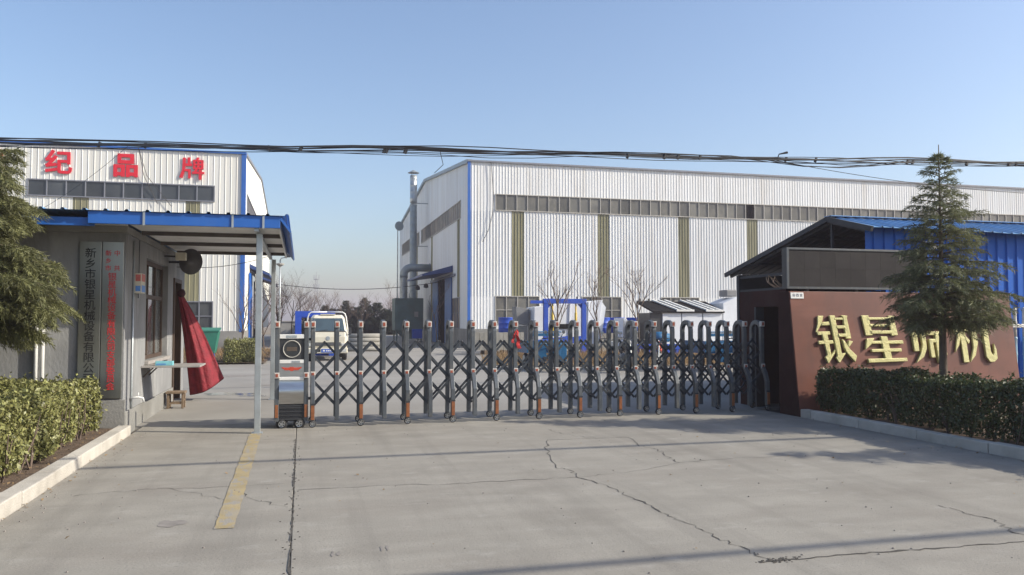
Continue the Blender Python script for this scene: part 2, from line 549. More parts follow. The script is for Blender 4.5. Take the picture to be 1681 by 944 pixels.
def crack(name, pts, w0, w1, parent, z=0.0035, sub=7, jit=0.035):
    P = []
    for a, b in zip(pts[:-1], pts[1:]):
        a, b = Vector((a[0], a[1], 0)), Vector((b[0], b[1], 0))
        for k in range(sub):
            c = a.lerp(b, k / sub)
            if k:
                c += Vector((crk.uniform(-jit, jit), crk.uniform(-jit, jit), 0))
            P.append(c)
    P.append(Vector((pts[-1][0], pts[-1][1], 0)))
    m = MB()
    L, Rr = [], []
    for k, c in enumerate(P):
        t = (P[min(k + 1, len(P) - 1)] - P[max(k - 1, 0)]).normalized()
        nrm = Vector((-t.y, t.x, 0))
        w = crk.uniform(w0, w1) * (1.8 if crk.random() < 0.12 else 1) / 2
        L.append(c + nrm * w)
        Rr.append(c - nrm * w)
    for k in range(len(P) - 1):
        m.quad((L[k].x, L[k].y, z), (Rr[k].x, Rr[k].y, z), (Rr[k + 1].x, Rr[k + 1].y, z), (L[k + 1].x, L[k + 1].y, z))
    m.build(name, 'crack', parent)


crack('crack', [(3.23, 10.55), (2.88, 9.45), (2.70, 8.53), (2.80, 8.35), (2.75, 7.91), (2.88, 7.41), (2.92, 6.9), (2.93, 6.41), (2.97, 5.93),
                (2.98, 5.46), (3.03, 5.25), (3.03, 4.97), (3.1, 4.87)], 0.003, 0.013, drive)
crack('crack', [(4.36, 10.5), (4.2, 9.75), (4.31, 9.41), (4.19, 8.97), (4.14, 8.47)], 0.003, 0.013, drive)
crack('crack', [(4.14, 8.47), (4.9, 8.6), (5.6, 8.55)], 0.002, 0.009, drive, z=0.004)
crack('crack', [(-0.02, 8.01), (0.73, 8.05), (1.43, 7.93), (2.12, 7.97), (2.76, 7.94)], 0.003, 0.013, drive, z=0.004)
crack('crack', [(2.76, 7.94), (3.4, 8.1), (4.14, 8.47)], 0.002, 0.007, drive, z=0.0045)
crack('crack', [(5.36, 5.96), (5.41, 5.5), (5.26, 5.14), (5.22, 4.88)], 0.003, 0.012, drive)
crack('crack', [(-2.0, 8.25), (-1.42, 8.43), (-0.92, 8.33), (-0.08, 8.38)], 0.002, 0.009, drive)
crack('crack', [(-0.6, 8.2), (-0.35, 7.6), (-0.1, 7.3)], 0.002, 0.007, drive)
crack('crack', [(-1.2, 8.4), (-0.7, 7.8), (-0.5, 7.5)], 0.002, 0.006, drive)
crack('crack', [(2.95, 4.86), (3.7, 4.88), (4.4, 4.85), (5.04, 4.84), (8.0, 4.86)], 0.006, 0.02, drive, sub=10, jit=0.012)
crack('crack', [(3.23, 10.52), (3.8, 10.51), (4.36, 10.5)], 0.004, 0.012, drive, jit=0.012)
crack('crack', [(3.9, 10.5), (3.6, 11.0), (3.55, 11.5)], 0.003, 0.01, drive)
crack('crack', [(-0.06, 4.9), (-0.06, 6.4), (-0.055, 7.5), (-0.06, 8.6), (-0.06, 9.6), (-0.07, 10.5), (-0.06, 11.5)], 0.004, 0.015, drive, z=0.005,
      sub=16, jit=0.012)
crack('crack', [(-0.5, 11.5), (-0.06, 11.52)], 0.003, 0.008, drive)
# broken crumbs where the two joints meet
m = MB()
for k in range(60):
    x, y, s_ = 3.1 + crk.gauss(0.02, 0.08), 4.88 + crk.gauss(0, 0.03), crk.uniform(0.003, 0.009)
    m.box(x - s_, x + s_, y - s_ * 0.8, y + s_ * 0.8, 0.001, s_ * 0.7)
for k in range(110):
    x, y, s_ = -0.06 + crk.gauss(0, 0.04), crk.uniform(4.9, 11.4), crk.uniform(0.002, 0.007)
    m.box(x - s_, x + s_, y - s_ * 0.8, y + s_ * 0.8, 0.001, s_ * 0.7)
m.build('concrete_crumbs', 'crack', drive, kind='stuff')


def blot(name, cx, cy, rx, ry, mat, parent, z=0.003, seed=1, n=22):
    r_ = random.Random(seed)
    ph = [r_.uniform(0, 6.28) for _ in range(4)]
    pts = []
    for k in range(n):
        a = 2 * math.pi * k / n
        q = 1 + 0.22 * math.sin(2 * a + ph[0]) + 0.15 * math.sin(3 * a + ph[1]) + 0.12 * math.sin(5 * a + ph[2])
        pts.append((cx + rx * q * math.cos(a), cy + ry * q * math.sin(a), z))
    MB().quad(*pts).build(name, mat, parent)


blot('oil_stain', -0.98, 6.95, 0.09, 0.13, 'stain', drive, seed=4)
blot('oil_stain', -0.62, 7.1, 0.04, 0.05, 'stain', drive, seed=5)
for k, (x, y) in enumerate([(0.22, 5.77), (0.26, 5.77), (0.56, 5.83), (0.6, 5.83)]):
    blot('tyre_scuff', x, y, 0.011, 0.06, 'stain', drive, seed=20 + k)
blot('puddle', -1.55, 18.9, 0.5, 0.35, 'wet', yard, z=0.002, seed=9)
blot('puddle', -1.0, 18.3, 0.25, 0.15, 'wet', yard, z=0.002, seed=12)
blot('oil_stain', -0.5, 21.3, 0.35, 0.4, 'stain', yard, z=0.002, seed=14)
blot('oil_stain', -2.0, 25.0, 0.9, 0.5, 'stain', yard, z=0.002, seed=15)

# painted yellow line: slightly worn edges
m = MB()
prev = None
for k in range(41):
    t = k / 40
    y = 12.16 - t * (12.16 - 6.68)
    xa, xb = -0.70 + 0.06 * t + crk.uniform(-0.006, 0.006), -0.54 + 0.05 * t + crk.uniform(-0.006, 0.006)
    if prev:
        m.quad((prev[0], prev[2], 0.0045), (xa, y, 0.0045), (xb, y, 0.0045), (prev[1], prev[2], 0.0045))
    prev = (xa, xb, y)
m.build('painted_line', 'yellow_paint', drive)

# kerbs, each stone a piece
kl = empty('kerb_left', (-2.4, 7, 0), kind='structure')
y = 1.02
k = 0
while y < 12.6:
    L = 0.99 if y + 0.99 < 12.6 else 12.6 - y
    box('kerb_stone', 'kerb', kl, -2.5 + random.uniform(-0.006, 0.006), -2.33 + random.uniform(-0.005, 0.005), y, y + L - 0.012, -0.14,
        0.125 + random.uniform(-0.006, 0.006), bevel=0.012)
    y += L
for x in np.arange(-12.6, -2.6, 1.0):
    box('kerb_stone', 'kerb', kl, x, x + 0.988, 1.02, 1.18, -0.14, 0.125, bevel=0.012)
kr = empty('kerb_right', (8.15, 7, 0), kind='structure')
y = 1.02
while y < 12.0:
    L = 1.19 if y + 1.19 < 12.0 else 12.0 - y
    box('kerb_stone', 'kerb', kr, 8.07 + random.uniform(-0.006, 0.006), 8.22 + random.uniform(-0.005, 0.005), y, y + L - 0.012, -0.14,
        0.13 + random.uniform(-0.006, 0.006), bevel=0.012)
    y += L
for x in np.arange(8.25, 20, 1.0):
    box('kerb_stone', 'kerb', kr, x, x + 0.988, 1.02, 1.18, -0.14, 0.13, bevel=0.012)


def soil_bed(name, x0, x1, y0, y1, z, seed):
    r_ = random.Random(seed)
    nx, ny = max(2, int((x1 - x0) / 0.25)), max(2, int((y1 - y0) / 0.25))
    m = MB()
    hh = [[z + r_.uniform(-0.02, 0.02) for _ in range(ny + 1)] for _ in range(nx + 1)]
    for i in range(nx + 1):
        for j in range(ny + 1):
            m.v.append((x0 + (x1 - x0) * i / nx, y0 + (y1 - y0) * j / ny, hh[i][j]))
    for i in range(nx):
        for j in range(ny):
            a = i * (ny + 1) + j
            m.f.append((a, a + ny + 1, a + ny + 2, a + 1))
    m.build(name, 'soil', kind='structure', smooth=True)


soil_bed('planting_bed', -12.5, -2.51, 1.19, 12.62, 0.085, 1)
soil_bed('planting_bed', 8.23, 20.5, 1.19, 12.6, 0.09, 2)


# ------------------------------------------------------------------ ribbed sheet cladding
def clad(name, mat, parent, org, u, n, u0, u1, z0, z1, pitch=0.19, rib=0.018, top=None):
    """ribbed sheet: org point, u horizontal direction, n outward normal; top(u) gives its upper edge"""
    org, u, n = Vector(org), Vector(u), Vector(n)
    m = MB()
    cols = []
    k0 = math.floor(u0 / pitch)
    x = k0 * pitch
    pts = [(u0, 0.0)]
    while x < u1 + pitch:
        for dx, h in ((0.0, 0), (0.020, 1), (0.044, 1), (0.064, 0)):
            if u0 + 1e-4 < x + dx < u1 - 1e-4:
                pts.append((x + dx, h * rib))
        x += pitch
    pts.append((u1, 0.0))
    for (a, h) in pts:
        zt = top(a) if top else z1
        p = org + u * a + n * h
        m.v.append((p.x, p.y, z0))
        m.v.append((p.x, p.y, zt))
    for i in range(len(pts) - 1):
        m.f.append((2 * i, 2 * i + 2, 2 * i + 3, 2 * i + 1))
    return m.build(name, mat, parent, recalc=False)


def window_strip(name, parent, org, u, n, u0, u1, z0, z1, step, frame, pane, label=None, cross=0, missing=(), fw=0.045, open_mat='void'):
    """long window: frame rails + mullions, each pane its own recessed piece"""
    org, u, n = Vector(org), Vector(u), Vector(n)

    def P(a, d, z):
        p = org + u * a + n * d
        return (p.x, p.y, z)

    fr = MB()

    def fbox(a0, a1, za, zb, d0, d1):
        i = len(fr.v)
        fr.v.extend([P(a0, d0, za), P(a1, d0, za), P(a1, d1, za), P(a0, d1, za), P(a0, d0, zb), P(a1, d0, zb), P(a1, d1, zb), P(a0, d1, zb)])
        fr.f.extend([tuple(i + k for k in q) for q in ((0, 3, 2, 1), (4, 5, 6, 7), (0, 1, 5, 4), (1, 2, 6, 5), (2, 3, 7, 6), (3, 0, 4, 7))])

    d0, d1 = -0.06, 0.045
    fbox(u0, u1, z0 - 0.0, z0 + fw, d0, d1 + 0.03)
    fbox(u0, u1, z1 - fw, z1, d0, d1)
    fbox(u0, u0 + fw, z0 + fw, z1 - fw, d0, d1)
    fbox(u1 - fw, u1, z0 + fw, z1 - fw, d0, d1)
    cnt = max(1, int(round((u1 - u0) / step)))
    st = (u1 - u0) / cnt
    for k in range(1, cnt):
        fbox(u0 + k * st - fw * 0.45, u0 + k * st + fw * 0.45, z0 + fw, z1 - fw, d0 + 0.01, d1 - 0.012)
    for c in range(cross):
        zc = z0 + (z1 - z0) * (c + 1) / (cross + 1)
        fbox(u0 + fw, u1 - fw, zc - fw * 0.4, zc + fw * 0.4, d0 + 0.02, d1 - 0.02)
    w = fr.build(name, frame, parent, label=label)
    base = None
    for k in range(cnt):
        for c in range(cross + 1):
            za = z0 + (z1 - z0) * c / (cross + 1)
            zb = z0 + (z1 - z0) * (c + 1) / (cross + 1)
            a = u0 + k * st
            pm = open_mat if k in missing else pane
            dd = -0.2 if k in missing else -0.02
            pc = P(a + st / 2, dd, za)
            if base is None or k in missing:
                b = MB().quad(P(a, dd, za), P(a + st, dd, za), P(a + st, dd, zb), P(a, dd, zb)).build('pane', pm, w, origin=pc, recalc=False)
                if base is None and k not in missing:
                    base = b
            else:
                dup(base, pc, w)
    return w


# ------------------------------------------------------------------ factory on the right
FY = 47.1
FX = 9.61
fac = empty('factory_building', (30, 64, 0), 'long white ribbed factory hall with a blue corner strip behind the gate', 'building')
FO = (0, FY, 0)
UX, NX = (1, 0, 0), (0, -1, 0)
XE = 62.0
EAVE, RIDGE_Y, RIDGE_Z, BACK_Y = 11.08, 65.0, 12.9, 83.0
box('base_wall', 'cement_base', fac, FX - 0.05, XE, FY - 0.06, FY + 0.2, -0.2, 1.13)
clad('cladding_panel', 'white_clad', fac, FO, UX, NX, FX, XE, 9.22, EAVE)
sky_x = [12.16, 17.65, 23.08, 27.95, 33.4, 38.8, 44.2, 49.6, 55.0]
lower_w = [(11.14, 13.9), (16.6, 19.2), (21.86, 24.5), (27.2, 29.9), (32.6, 35.2), (38, 40.6)]
edges = [FX] + [q for s_ in sky_x for q in (s_, s_ + 0.77)] + [XE]
# the sheets under the window band: split at the skylight strips and round the low windows
for i in range(0, len(edges) - 1):
    a, b = edges[i], edges[i + 1]
    mat = 'skylight' if i % 2 else 'white_clad'
    nm = 'skylight_strip' if i % 2 else 'cladding_panel'
    dz = 0.0
    clad(nm, mat, fac, (0, FY + (0.012 if i % 2 else 0), 0), UX, NX, a, b, 3.1, 8.2, rib=0.03)
low = [FX] + [q for w_ in lower_w for q in w_] + [XE]
for i in range(0, len(low) - 1, 2):
    clad('cladding_panel', 'white_clad', fac, FO, UX, NX, low[i], low[i + 1], 1.13, 3.1)
for i in range(6):
    box('cladding_edge', 'white_clad', fac, low[2 * i + 1], low[2 * i + 2], FY - 0.02, FY, 1.13, 1.42)
    window_strip('window', fac, FO, UX, NX, low[2 * i + 1], low[2 * i + 2], 1.42, 3.1, 0.66, 'frame', 'pane', cross=1)
# end of front sheet left of the band
clad('cladding_panel', 'white_clad', fac, FO, UX, NX, FX, 11.14, 8.2, 9.22)
window_strip('window_strip', fac, FO, UX, NX, 11.14, XE, 8.2, 9.22, 0.665, 'frame', 'pane', missing=(25,))
# gable wall facing the drive between the halls
def gable_top(y):
    return EAVE + (RIDGE_Z - EAVE) * (1 - abs(y - RIDGE_Y) / (RIDGE_Y - FY)) if y <= RIDGE_Y else RIDGE_Z - (RIDGE_Z - EAVE) * (y - RIDGE_Y) / (BACK_Y - RIDGE_Y)


GO = (FX, 0, 0)
UY, NG = (0, 1, 0), (-1, 0, 0)
for (a, b) in ((FY, RIDGE_Y), (RIDGE_Y, BACK_Y)):
    clad('cladding_panel', 'white_clad', fac, GO, UY, NG, a, b, 9.2, 0, top=gable_top)
for (a, b, z0, z1) in ((FY, 49.9, 1.13, 9.2), (67.3, 68.6, 1.13, 9.2), (80.6, BACK_Y, 1.13, 9.2), (49.9, 52.9, 3.1, 8.05), (52.9, 59.9, 4.55, 8.05), (59.9, 67.3, 1.13, 8.05),
                       (68.6, 72.0, 1.13, 8.05), (72.0, 75.5, 4.2, 8.05), (75.5, 80.6, 1.13, 8.05), (49.9, 50.2, 1.13, 3.1)):
    clad('cladding_panel', 'white_clad', fac, GO, UY, NG, a, b, z0, z1)
for y in (50.3, 61.2, 69.5):
    clad('skylight_strip', 'skylight', fac, (FX - 0.02, 0, 0), UY, NG, y, y + 0.75, 3.12 if y < 52 else 1.2, 8.03, rib=0.03)
window_strip('window_strip', fac, GO, UY, NG, 49.9, 67.3, 8.05, 9.2, 0.72, 'frame', 'brown_pane', missing=(17, 18, 19))
window_strip('window_strip', fac, GO, UY, NG, 68.6, 80.6, 8.05, 9.2, 0.72, 'frame', 'brown_pane')
window_strip('window', fac, GO, UY, NG, 50.2, 52.9, 1.13, 3.1, 0.9, 'grey_frame', 'brown_pane', cross=1)
box('base_wall', 'cement_base', fac, FX - 0.06, FX + 0.2, FY + 0.21, 52.9, -0.2, 1.13)
box('base_wall', 'cement_base', fac, FX - 0.06, FX + 0.2, 59.9, 72.0, -0.2, 1.13)
box('base_wall', 'cement_base', fac, FX - 0.06, FX + 0.2, 75.5, BACK_Y, -0.2, 1.13)
# door opening with two sliding leaves and a canopy
d = box('door_opening', 'void', fac, FX + 0.35, FX + 0.4, 52.9, 59.9, -0.1, 4.55)
box('door_leaf', 'door_blue', fac, FX - 0.12, FX - 0.05, 52.8, 55.2, 0.05, 4.5, bevel=0.01)
box('door_leaf', 'door_blue', fac, FX - 0.12, FX - 0.05, 58.2, 60.6, 0.05, 4.5, bevel=0.01)
box('door_rail', 'grey_frame', fac, FX - 0.14, FX - 0.03, 51.6, 61.6, 4.5, 4.66)
dc = MB().prism([(0, -0.12), (-2.0, -0.42), (-2.0, -0.28), (0, 0.3)], (FX - 0.04, 52.6, 4.95), (1, 0, 0), (0, 0, 1), (0, 1, 0), 8.0).build('door_canopy', 'navy', fac)
box('door_opening', 'void', fac, FX + 0.35, FX + 0.4, 72, 75.5, -0.1, 4.2)
# trims
box('corner_trim', 'blue_trim', fac, FX - 0.16, FX + 0.02, FY - 0.075, FY - 0.028, 1.05, EAVE)
box('corner_trim', 'blue_trim', fac, FX - 0.075, FX - 0.03, FY - 0.027, FY + 0.2, 1.05, EAVE)
box('eaves_trim', 'grey_frame', fac, FX - 0.17, XE, FY - 0.12, FY + 0.25, EAVE, EAVE + 0.1)
for (ya, yb) in ((FY + 0.26, RIDGE_Y), (RIDGE_Y, BACK_Y)):
    MB().bar((FX - 0.02, ya, gable_top(ya) + 0.06), (FX - 0.02, yb, gable_top(yb) + 0.06), 0.3, 0.22).build('verge_trim', 'duct', fac)
m = MB()
m.quad((FX, FY, EAVE - 0.02), (XE, FY, EAVE - 0.02), (XE, RIDGE_Y, RIDGE_Z - 0.02), (FX, RIDGE_Y, RIDGE_Z - 0.02))
m.quad((FX, RIDGE_Y, RIDGE_Z - 0.02), (XE, RIDGE_Y, RIDGE_Z - 0.02), (XE, BACK_Y, EAVE - 0.02), (FX, BACK_Y, EAVE - 0.02))
m.build('roof', 'duct', fac)
m = MB()
m.quad((FX, BACK_Y, 0), (XE, BACK_Y, 0), (XE, BACK_Y, EAVE), (FX, BACK_Y, EAVE)).quad((XE, FY, 0), (XE, BACK_Y, 0), (XE, BACK_Y, EAVE), (XE, FY, EAVE))
m.build('rear_wall', 'white_clad', fac)
# loose wires hanging on the front
MB().tube(catenary((10.2, FY - 0.1, 11.0), (10.6, FY - 0.1, 6.4), 0, 10) if False else
          [(10.85, FY - 0.12, 11.1), (10.95, FY - 0.12, 10.0), (11.02, FY - 0.14, 9.0), (10.95, FY - 0.14, 8.0), (10.7, FY - 0.12, 7.0), (10.35, FY - 0.1, 6.3)], 0.018,
          5).build('loose_wire', 'cable', fac)

# ------------------------------------------------------------------ factory on the left
fl = empty('factory_building', (-16, 64, 0), 'white ribbed hall with big red roof characters, left behind the guardhouse', 'building')
LX = -3.16
XW = -30.0
box('base_wall', 'cement_base', fl, XW, LX + 0.05, FY - 0.06, FY + 0.2, -0.2, 1.05)
clad('cladding_panel', 'cream_clad', fl, FO, UX, NX, XW, LX, 9.04, 10.85, pitch=0.3)
clad('cladding_panel', 'cream_clad', fl, FO, UX, NX, -4.7, LX, 8.13, 9.04, pitch=0.3)
clad('cladding_panel', 'cream_clad', fl, FO, UX, NX, XW, -13.95, 8.13, 9.04, pitch=0.3)
window_strip('window_strip', fl, FO, UX, NX, -13.95, -4.7, 8.13, 9.04, 0.93, 'grey_frame', 'dark_pane', fw=0.06)
e2 = [XW, -22.6, -21.85, -17.2, -16.45, -11.77, -11.0, -6.19, -5.45, LX]
for i in range(len(e2) - 1):
    s_ = i % 2
    clad('skylight_strip' if s_ else 'cladding_panel', 'skylight' if s_ else 'cream_clad', fl, (0, FY + (0.012 if s_ else 0), 0), UX, NX, e2[i], e2[i + 1], 2.68, 8.13, pitch=0.3)
clad('cladding_panel', 'cream_clad', fl, FO, UX, NX, -4.7, LX, 1.05, 2.68, pitch=0.3)
clad('cladding_panel', 'cream_clad', fl, FO, UX, NX, XW, -7.6, 1.05, 2.68, pitch=0.3)
window_strip('window', fl, FO, UX, NX, -7.6, -4.7, 1.05, 2.68, 0.73, 'grey_frame', 'dark_pane', cross=1, fw=0.06)


def gable_l(y):
    return 10.85 + 1.6 * (1 - abs(y - 65.0) / 17.9)


LO = (LX, 0, 0)
NL = (1, 0, 0)
for (a, b) in ((FY, 65.0), (65.0, 82.9)):
    clad('cladding_panel', 'cream_clad', fl, LO, UY, NL, a, b, 8.95, 0, top=gable_l, pitch=0.3)
for (a, b, z0, z1) in ((FY, 49.0, 1.05, 8.95), (76, 82.9, 1.05, 8.95), (49, 52.6, 1.05, 7.9), (52.6, 58.6, 4.6, 7.9), (58.6, 64.5, 1.05, 7.9), (64.5, 70.5, 4.6, 7.9), (70.5, 76, 1.05, 7.9)):
    clad('cladding_panel', 'cream_clad', fl, LO, UY, NL, a, b, z0, z1, pitch=0.3)
window_strip('window_strip', fl, LO, UY, NL, 49, 76, 7.9, 8.95, 1.0, 'grey_frame', 'brown_pane')
for ya in (52.6, 64.5):
    box('door_opening', 'void', fl, LX - 0.4, LX - 0.35, ya, ya + 6, -0.1, 4.6)
    box('door_leaf', 'blue_clad', fl, LX + 0.05, LX + 0.12, ya - 1.4, ya + 1.0, 0.05, 4.5)
    MB().prism([(0, 0), (1.15, -0.45), (1.15, -0.3), (0, 0.25)], (LX + 0.03, ya - 0.4, 4.85), (1, 0, 0), (0, 0, 1), (0, 1, 0), 6.8).build('door_canopy', 'navy', fl)
box('base_wall', 'cement_base', fl, LX - 0.2, LX + 0.06, FY + 0.21, 52.6, -0.2, 1.05)
box('corner_trim', 'blue_trim', fl, LX - 0.16, LX + 0.05, FY - 0.075, FY - 0.03, 1.0, 10.85)
box('corner_trim', 'blue_trim', fl, LX + 0.03, LX + 0.075, FY - 0.029, FY + 0.2, 1.0, 10.85)
box('eaves_trim', 'blue_trim', fl, XW, LX + 0.08, FY - 0.11, FY + 0.25, 10.85, 10.95)
for (ya, yb) in ((FY + 0.26, 65.0), (65.0, 82.9)):
    MB().bar((LX, ya, gable_l(ya) + 0.05), (LX, yb, gable_l(yb) + 0.05), 0.2, 0.14).build('verge_trim', 'grey_frame', fl)
m = MB()
m.quad((XW, FY, 10.83), (LX, FY, 10.83), (LX, 65, 12.43), (XW, 65, 12.43)).quad((XW, 65, 12.43), (LX, 65, 12.43), (LX, 82.9, 10.83), (XW, 82.9, 10.83))
m.build('roof', 'duct', fl)
for ch, x, bd in (('世', -15.72, 0.022), ('纪', -12.47, 0.022), ('品', -9.23, 0.034)):
    text_mb(ch, 1.32, (x - 0.66, FY - 0.04, 9.3), (1, 0, 0), (0, 0, 1), (0, -1, 0), depth=0.05, bold=bd).build('red_character', 'red_paint', fl)
PAI = [[(14, 4), (26, 4), (24, 60), (14, 99), (0, 95), (12, 60)], [(34, 2), (46, 2), (46, 36), (34, 36)], [(20, 30), (53, 30), (53, 42), (20, 42)], [(20, 56), (48, 56), (48, 67), (20, 67)],
       [(37, 56), (48, 56), (48, 99), (37, 99)], [(74, 0), (84, 2), (78, 14), (68, 14)], [(57, 12), (67, 12), (67, 56), (57, 56)], [(91, 12), (101, 12), (101, 56), (91, 56)],
       [(57, 12), (101, 12), (101, 21), (57, 21)], [(60, 30), (98, 30), (98, 38), (60, 38)], [(57, 47), (101, 47), (101, 56), (57, 56)], [(74, 14), (84, 14), (84, 55), (74, 55)],
       [(68, 54), (79, 54), (66, 78), (54, 78)], [(54, 67), (105, 67), (105, 77), (54, 77)], [(82, 58), (93, 58), (93, 103), (82, 103)]]
m = MB()
for k, s_ in enumerate(PAI):
    m.prism([(-5.92 - 0.62 + a * 0.0122, 10.55 - b * 0.0119) for (a, b) in s_], (0, FY - 0.04, 0), (1, 0, 0), (0, 0, 1), (0, -1, 0), 0.04 + 0.003 * k)
m.build('red_character', 'red_paint', fl)
MB().tube([(-8.6, FY - 0.12, 10.9), (-8.3, FY - 0.14, 9.4), (-7.6, FY - 0.12, 7.9)], 0.016, 5).build('loose_wire', 'cable', fl)
MB().tube([(-8.6, FY - 0.15, 10.9), (-8.15, FY - 0.16, 9.4), (-6.9, FY - 0.12, 7.8)], 0.016, 5).build('loose_wire', 'cable', fl)

# ------------------------------------------------------------------ guardhouse with canopy
GX, GY = -2.46, 12.66
gh = empty('guardhouse', (-4.6, 15.6, 0), 'grey plastered guardhouse with a blue edged canopy on two thin posts', 'building')
T = 0.24
box('front_wall', 'plaster', gh, -8.0, GX, GY, GY + T, -0.1, 2.86)
# side wall with window and door openings
WY0, WY1, WZ0, WZ1 = 14.3, 16.5, 0.95, 2.63
DY0, DY1, DZ = 17.15, 18.15, 2.45
m = MB()
m.box(GX - T, GX, GY + T, WY0, -0.1, 2.86)
m.box(GX - T, GX, WY0, WY1, -0.1, WZ0)
m.box(GX - T, GX, WY0, WY1, WZ1, 2.86)
m.box(GX - T, GX, WY1, DY0, -0.1, 2.86)
m.box(GX - T, GX, DY0, DY1, DZ, 2.86)
m.box(GX - T, GX, DY1, 18.5, -0.1, 2.86)
m.build('side_wall', 'plaster', gh)
box('rear_wall', 'plaster', gh, -8.0, GX - 0.002, 18.5, 18.74, -0.1, 2.86)
box('end_wall', 'plaster', gh, -8.24, -8.002, GY, 18.74, -0.1, 2.86)
box('floor', 'cement_base', gh, -7.99, GX - T - 0.01, GY + T + 0.01, 18.49, -0.1, 0.06)
# rendered plinth line and corner pier, slightly proud
box('plinth', 'cement_base', gh, GX + 0.001, GX + 0.035, GY - 0.03, DY0 - 0.05, -0.1, 0.3, bevel=0.006)
box('plinth', 'cement_base', gh, -7.9, GX + 0.035, GY - 0.035, GY - 0.001, -0.1, 0.48, bevel=0.006)
# window: wooden frame, transom, casements and panes
wf = MB()
fx0, fx1 = GX - 0.17, GX - 0.09
wf.box(fx0, fx1, WY0, WY1, WZ0, WZ0 + 0.07).box(fx0, fx1, WY0, WY1, WZ1 - 0.07, WZ1)
for y in (WY0, WY1 - 0.07):
    wf.box(fx0, fx1, y, y + 0.07, WZ0 + 0.07, WZ1 - 0.07)
wf.box(fx0, fx1, WY0 + 0.07, WY1 - 0.07, 1.98, 2.05)
for y in (15.0, 15.74):
    wf.box(fx0 + 0.004, fx1 - 0.004, y, y + 0.06, WZ0 + 0.07, 1.98).box(fx0 + 0.004, fx1 - 0.004, y, y + 0.06, 2.05, WZ1 - 0.07)
wn_ = wf.build('window', 'wood_frame', gh, bevel=0.005)
for (a, b) in ((WY0 + 0.07, 15.0), (15.06, 15.74), (15.8, WY1 - 0.07)):
    for (za, zb) in ((WZ0 + 0.07, 1.98), (2.05, WZ1 - 0.07)):
        MB().box(GX - 0.135, GX - 0.125, a, b, za, zb).build('pane', 'clear_pane', wn_)
m = MB()
for k in range(60):
    y0_, y1_ = WY0 + 0.08 + k * 0.034, WY0 + 0.08 + (k + 1) * 0.034
    m.quad((GX - 0.2 - 0.02 * (k % 2), y0_, WZ0 + 0.05), (GX - 0.2 - 0.02 * ((k + 1) % 2), y1_, WZ0 + 0.05), (GX - 0.2 - 0.02 * ((k + 1) % 2), y1_, 2.0), (GX - 0.2 - 0.02 * (k % 2), y0_, 2.0))
m.build('inside_curtain', 'green_cloth', wn_, recalc=False)
box('sill', 'shelf_stone', wn_, GX - 0.08, GX + 0.06, WY0 - 0.05, WY1 + 0.05, WZ0 - 0.06, WZ0 - 0.002, bevel=0.006)
# door frame and dark doorway
df = MB()
df.box(GX - 0.16, GX + 0.03, DY0 - 0.001, DY0 + 0.08, 0, DZ).box(GX - 0.16, GX + 0.03, DY1 - 0.08, DY1 + 0.001, 0, DZ).box(GX - 0.16, GX + 0.029, DY0 + 0.08, DY1 - 0.08, DZ - 0.08, DZ)
dfo = df.build('door', 'wood_frame', gh, bevel=0.005)
box('door_leaf', 'wood', dfo, GX - 0.2, GX - 0.15, DY0 + 0.08, DY1 - 0.08, 0.02, DZ - 0.08)
# conduit and tap on the side wall
MB().tube([(GX + 0.02, 13.15, 2.8), (GX + 0.02, 13.15, 0.5), (GX + 0.02, 13.15, 0.3)], 0.014, 8).build('conduit', 'galv', gh, smooth=True)
MB().tube([(GX + 0.03, 13.5, 2.84), (GX + 0.02, 13.55, 2.3), (GX + 0.025, 13.5, 1.95)], 0.006, 6).build('conduit', 'cable', gh)
MB().tube([(GX + 0.02, 13.1, 0.46), (GX + 0.12, 13.12, 0.47), (GX + 0.18, 13.15, 0.45), (GX + 0.19, 13.15, 0.4)], 0.016, 8).tube([(GX + 0.12, 13.12, 0.48), (GX + 0.12, 13.12, 0.54)], 0.008, 6).build(
    'tap', 'pipe_white', gh, smooth=True)
# two white drain pipes on the front
for x in (-3.57, -3.49):
    MB().tube([(x, GY - 0.06, 0.1), (x, GY - 0.06, 2.5)], 0.028, 10).build('drain_pipe', 'pipe_white', gh, smooth=True)
# roof slab of the house and the canopy
box('roof_slab', 'cement_base', gh, -8.3, GX + 0.04, GY - 0.1, 18.8, 2.861, 2.955)
box('roof_edge', 'blue_trim', gh, -8.3, -2.72, 11.93, 12.0, 2.88, 2.99)
can = empty('canopy', (-1.4, 14.6, 2.9), None)
can.parent = gh
can.location = WL[can] - WL[gh]
CX0, CX1, CY0, CY1 = -2.78, -0.31, 11.86, 17.45
box('ceiling_sheet', 'canopy_white', can, GX + 0.05, CX1 - 0.03, CY0 + 0.06, CY1 - 0.03, 2.985, 3.005)
box('ceiling_sheet', 'canopy_white', can, -8.3, GX + 0.045, 12.0, GY - 0.105, 2.957, 2.975)
f = box('fascia', 'blue_trim', can, CX0, CX1, CY0, CY0 + 0.05, 2.905, 3.075, bevel=0.004)
# seams where two fascia sheets are clipped together
for x in (-2.1, -0.96, -0.55):
    box('fascia_clip', 'galv', can, x, x + 0.028, CY0 - 0.014, CY0 - 0.002, 2.895, 3.09)
MB().prism([(0, 0), (0.13, -0.17), (0.15, -0.15), (0.0, 0.06)], (CX1 + 0.002, CY0, 3.02), (1, 0, 0), (0, 0, 1), (0, 1, 0), CY1 - CY0).build('side_fascia', 'blue_trim', can)
box('side_soffit', 'canopy_white', can, CX1 - 0.028, CX1 + 0.001, CY0 + 0.052, CY1, 2.9, 3.02)
for y in (13.5, 15.2, 17.1):
    box('purlin', 'purlin', can, GX + 0.06, CX1 - 0.035, y, y + 0.06, 2.925, 2.984)
box('beam', 'galv', can, -0.66, -0.6, CY0 + 0.06, CY1 - 0.04, 2.862, 2.92)
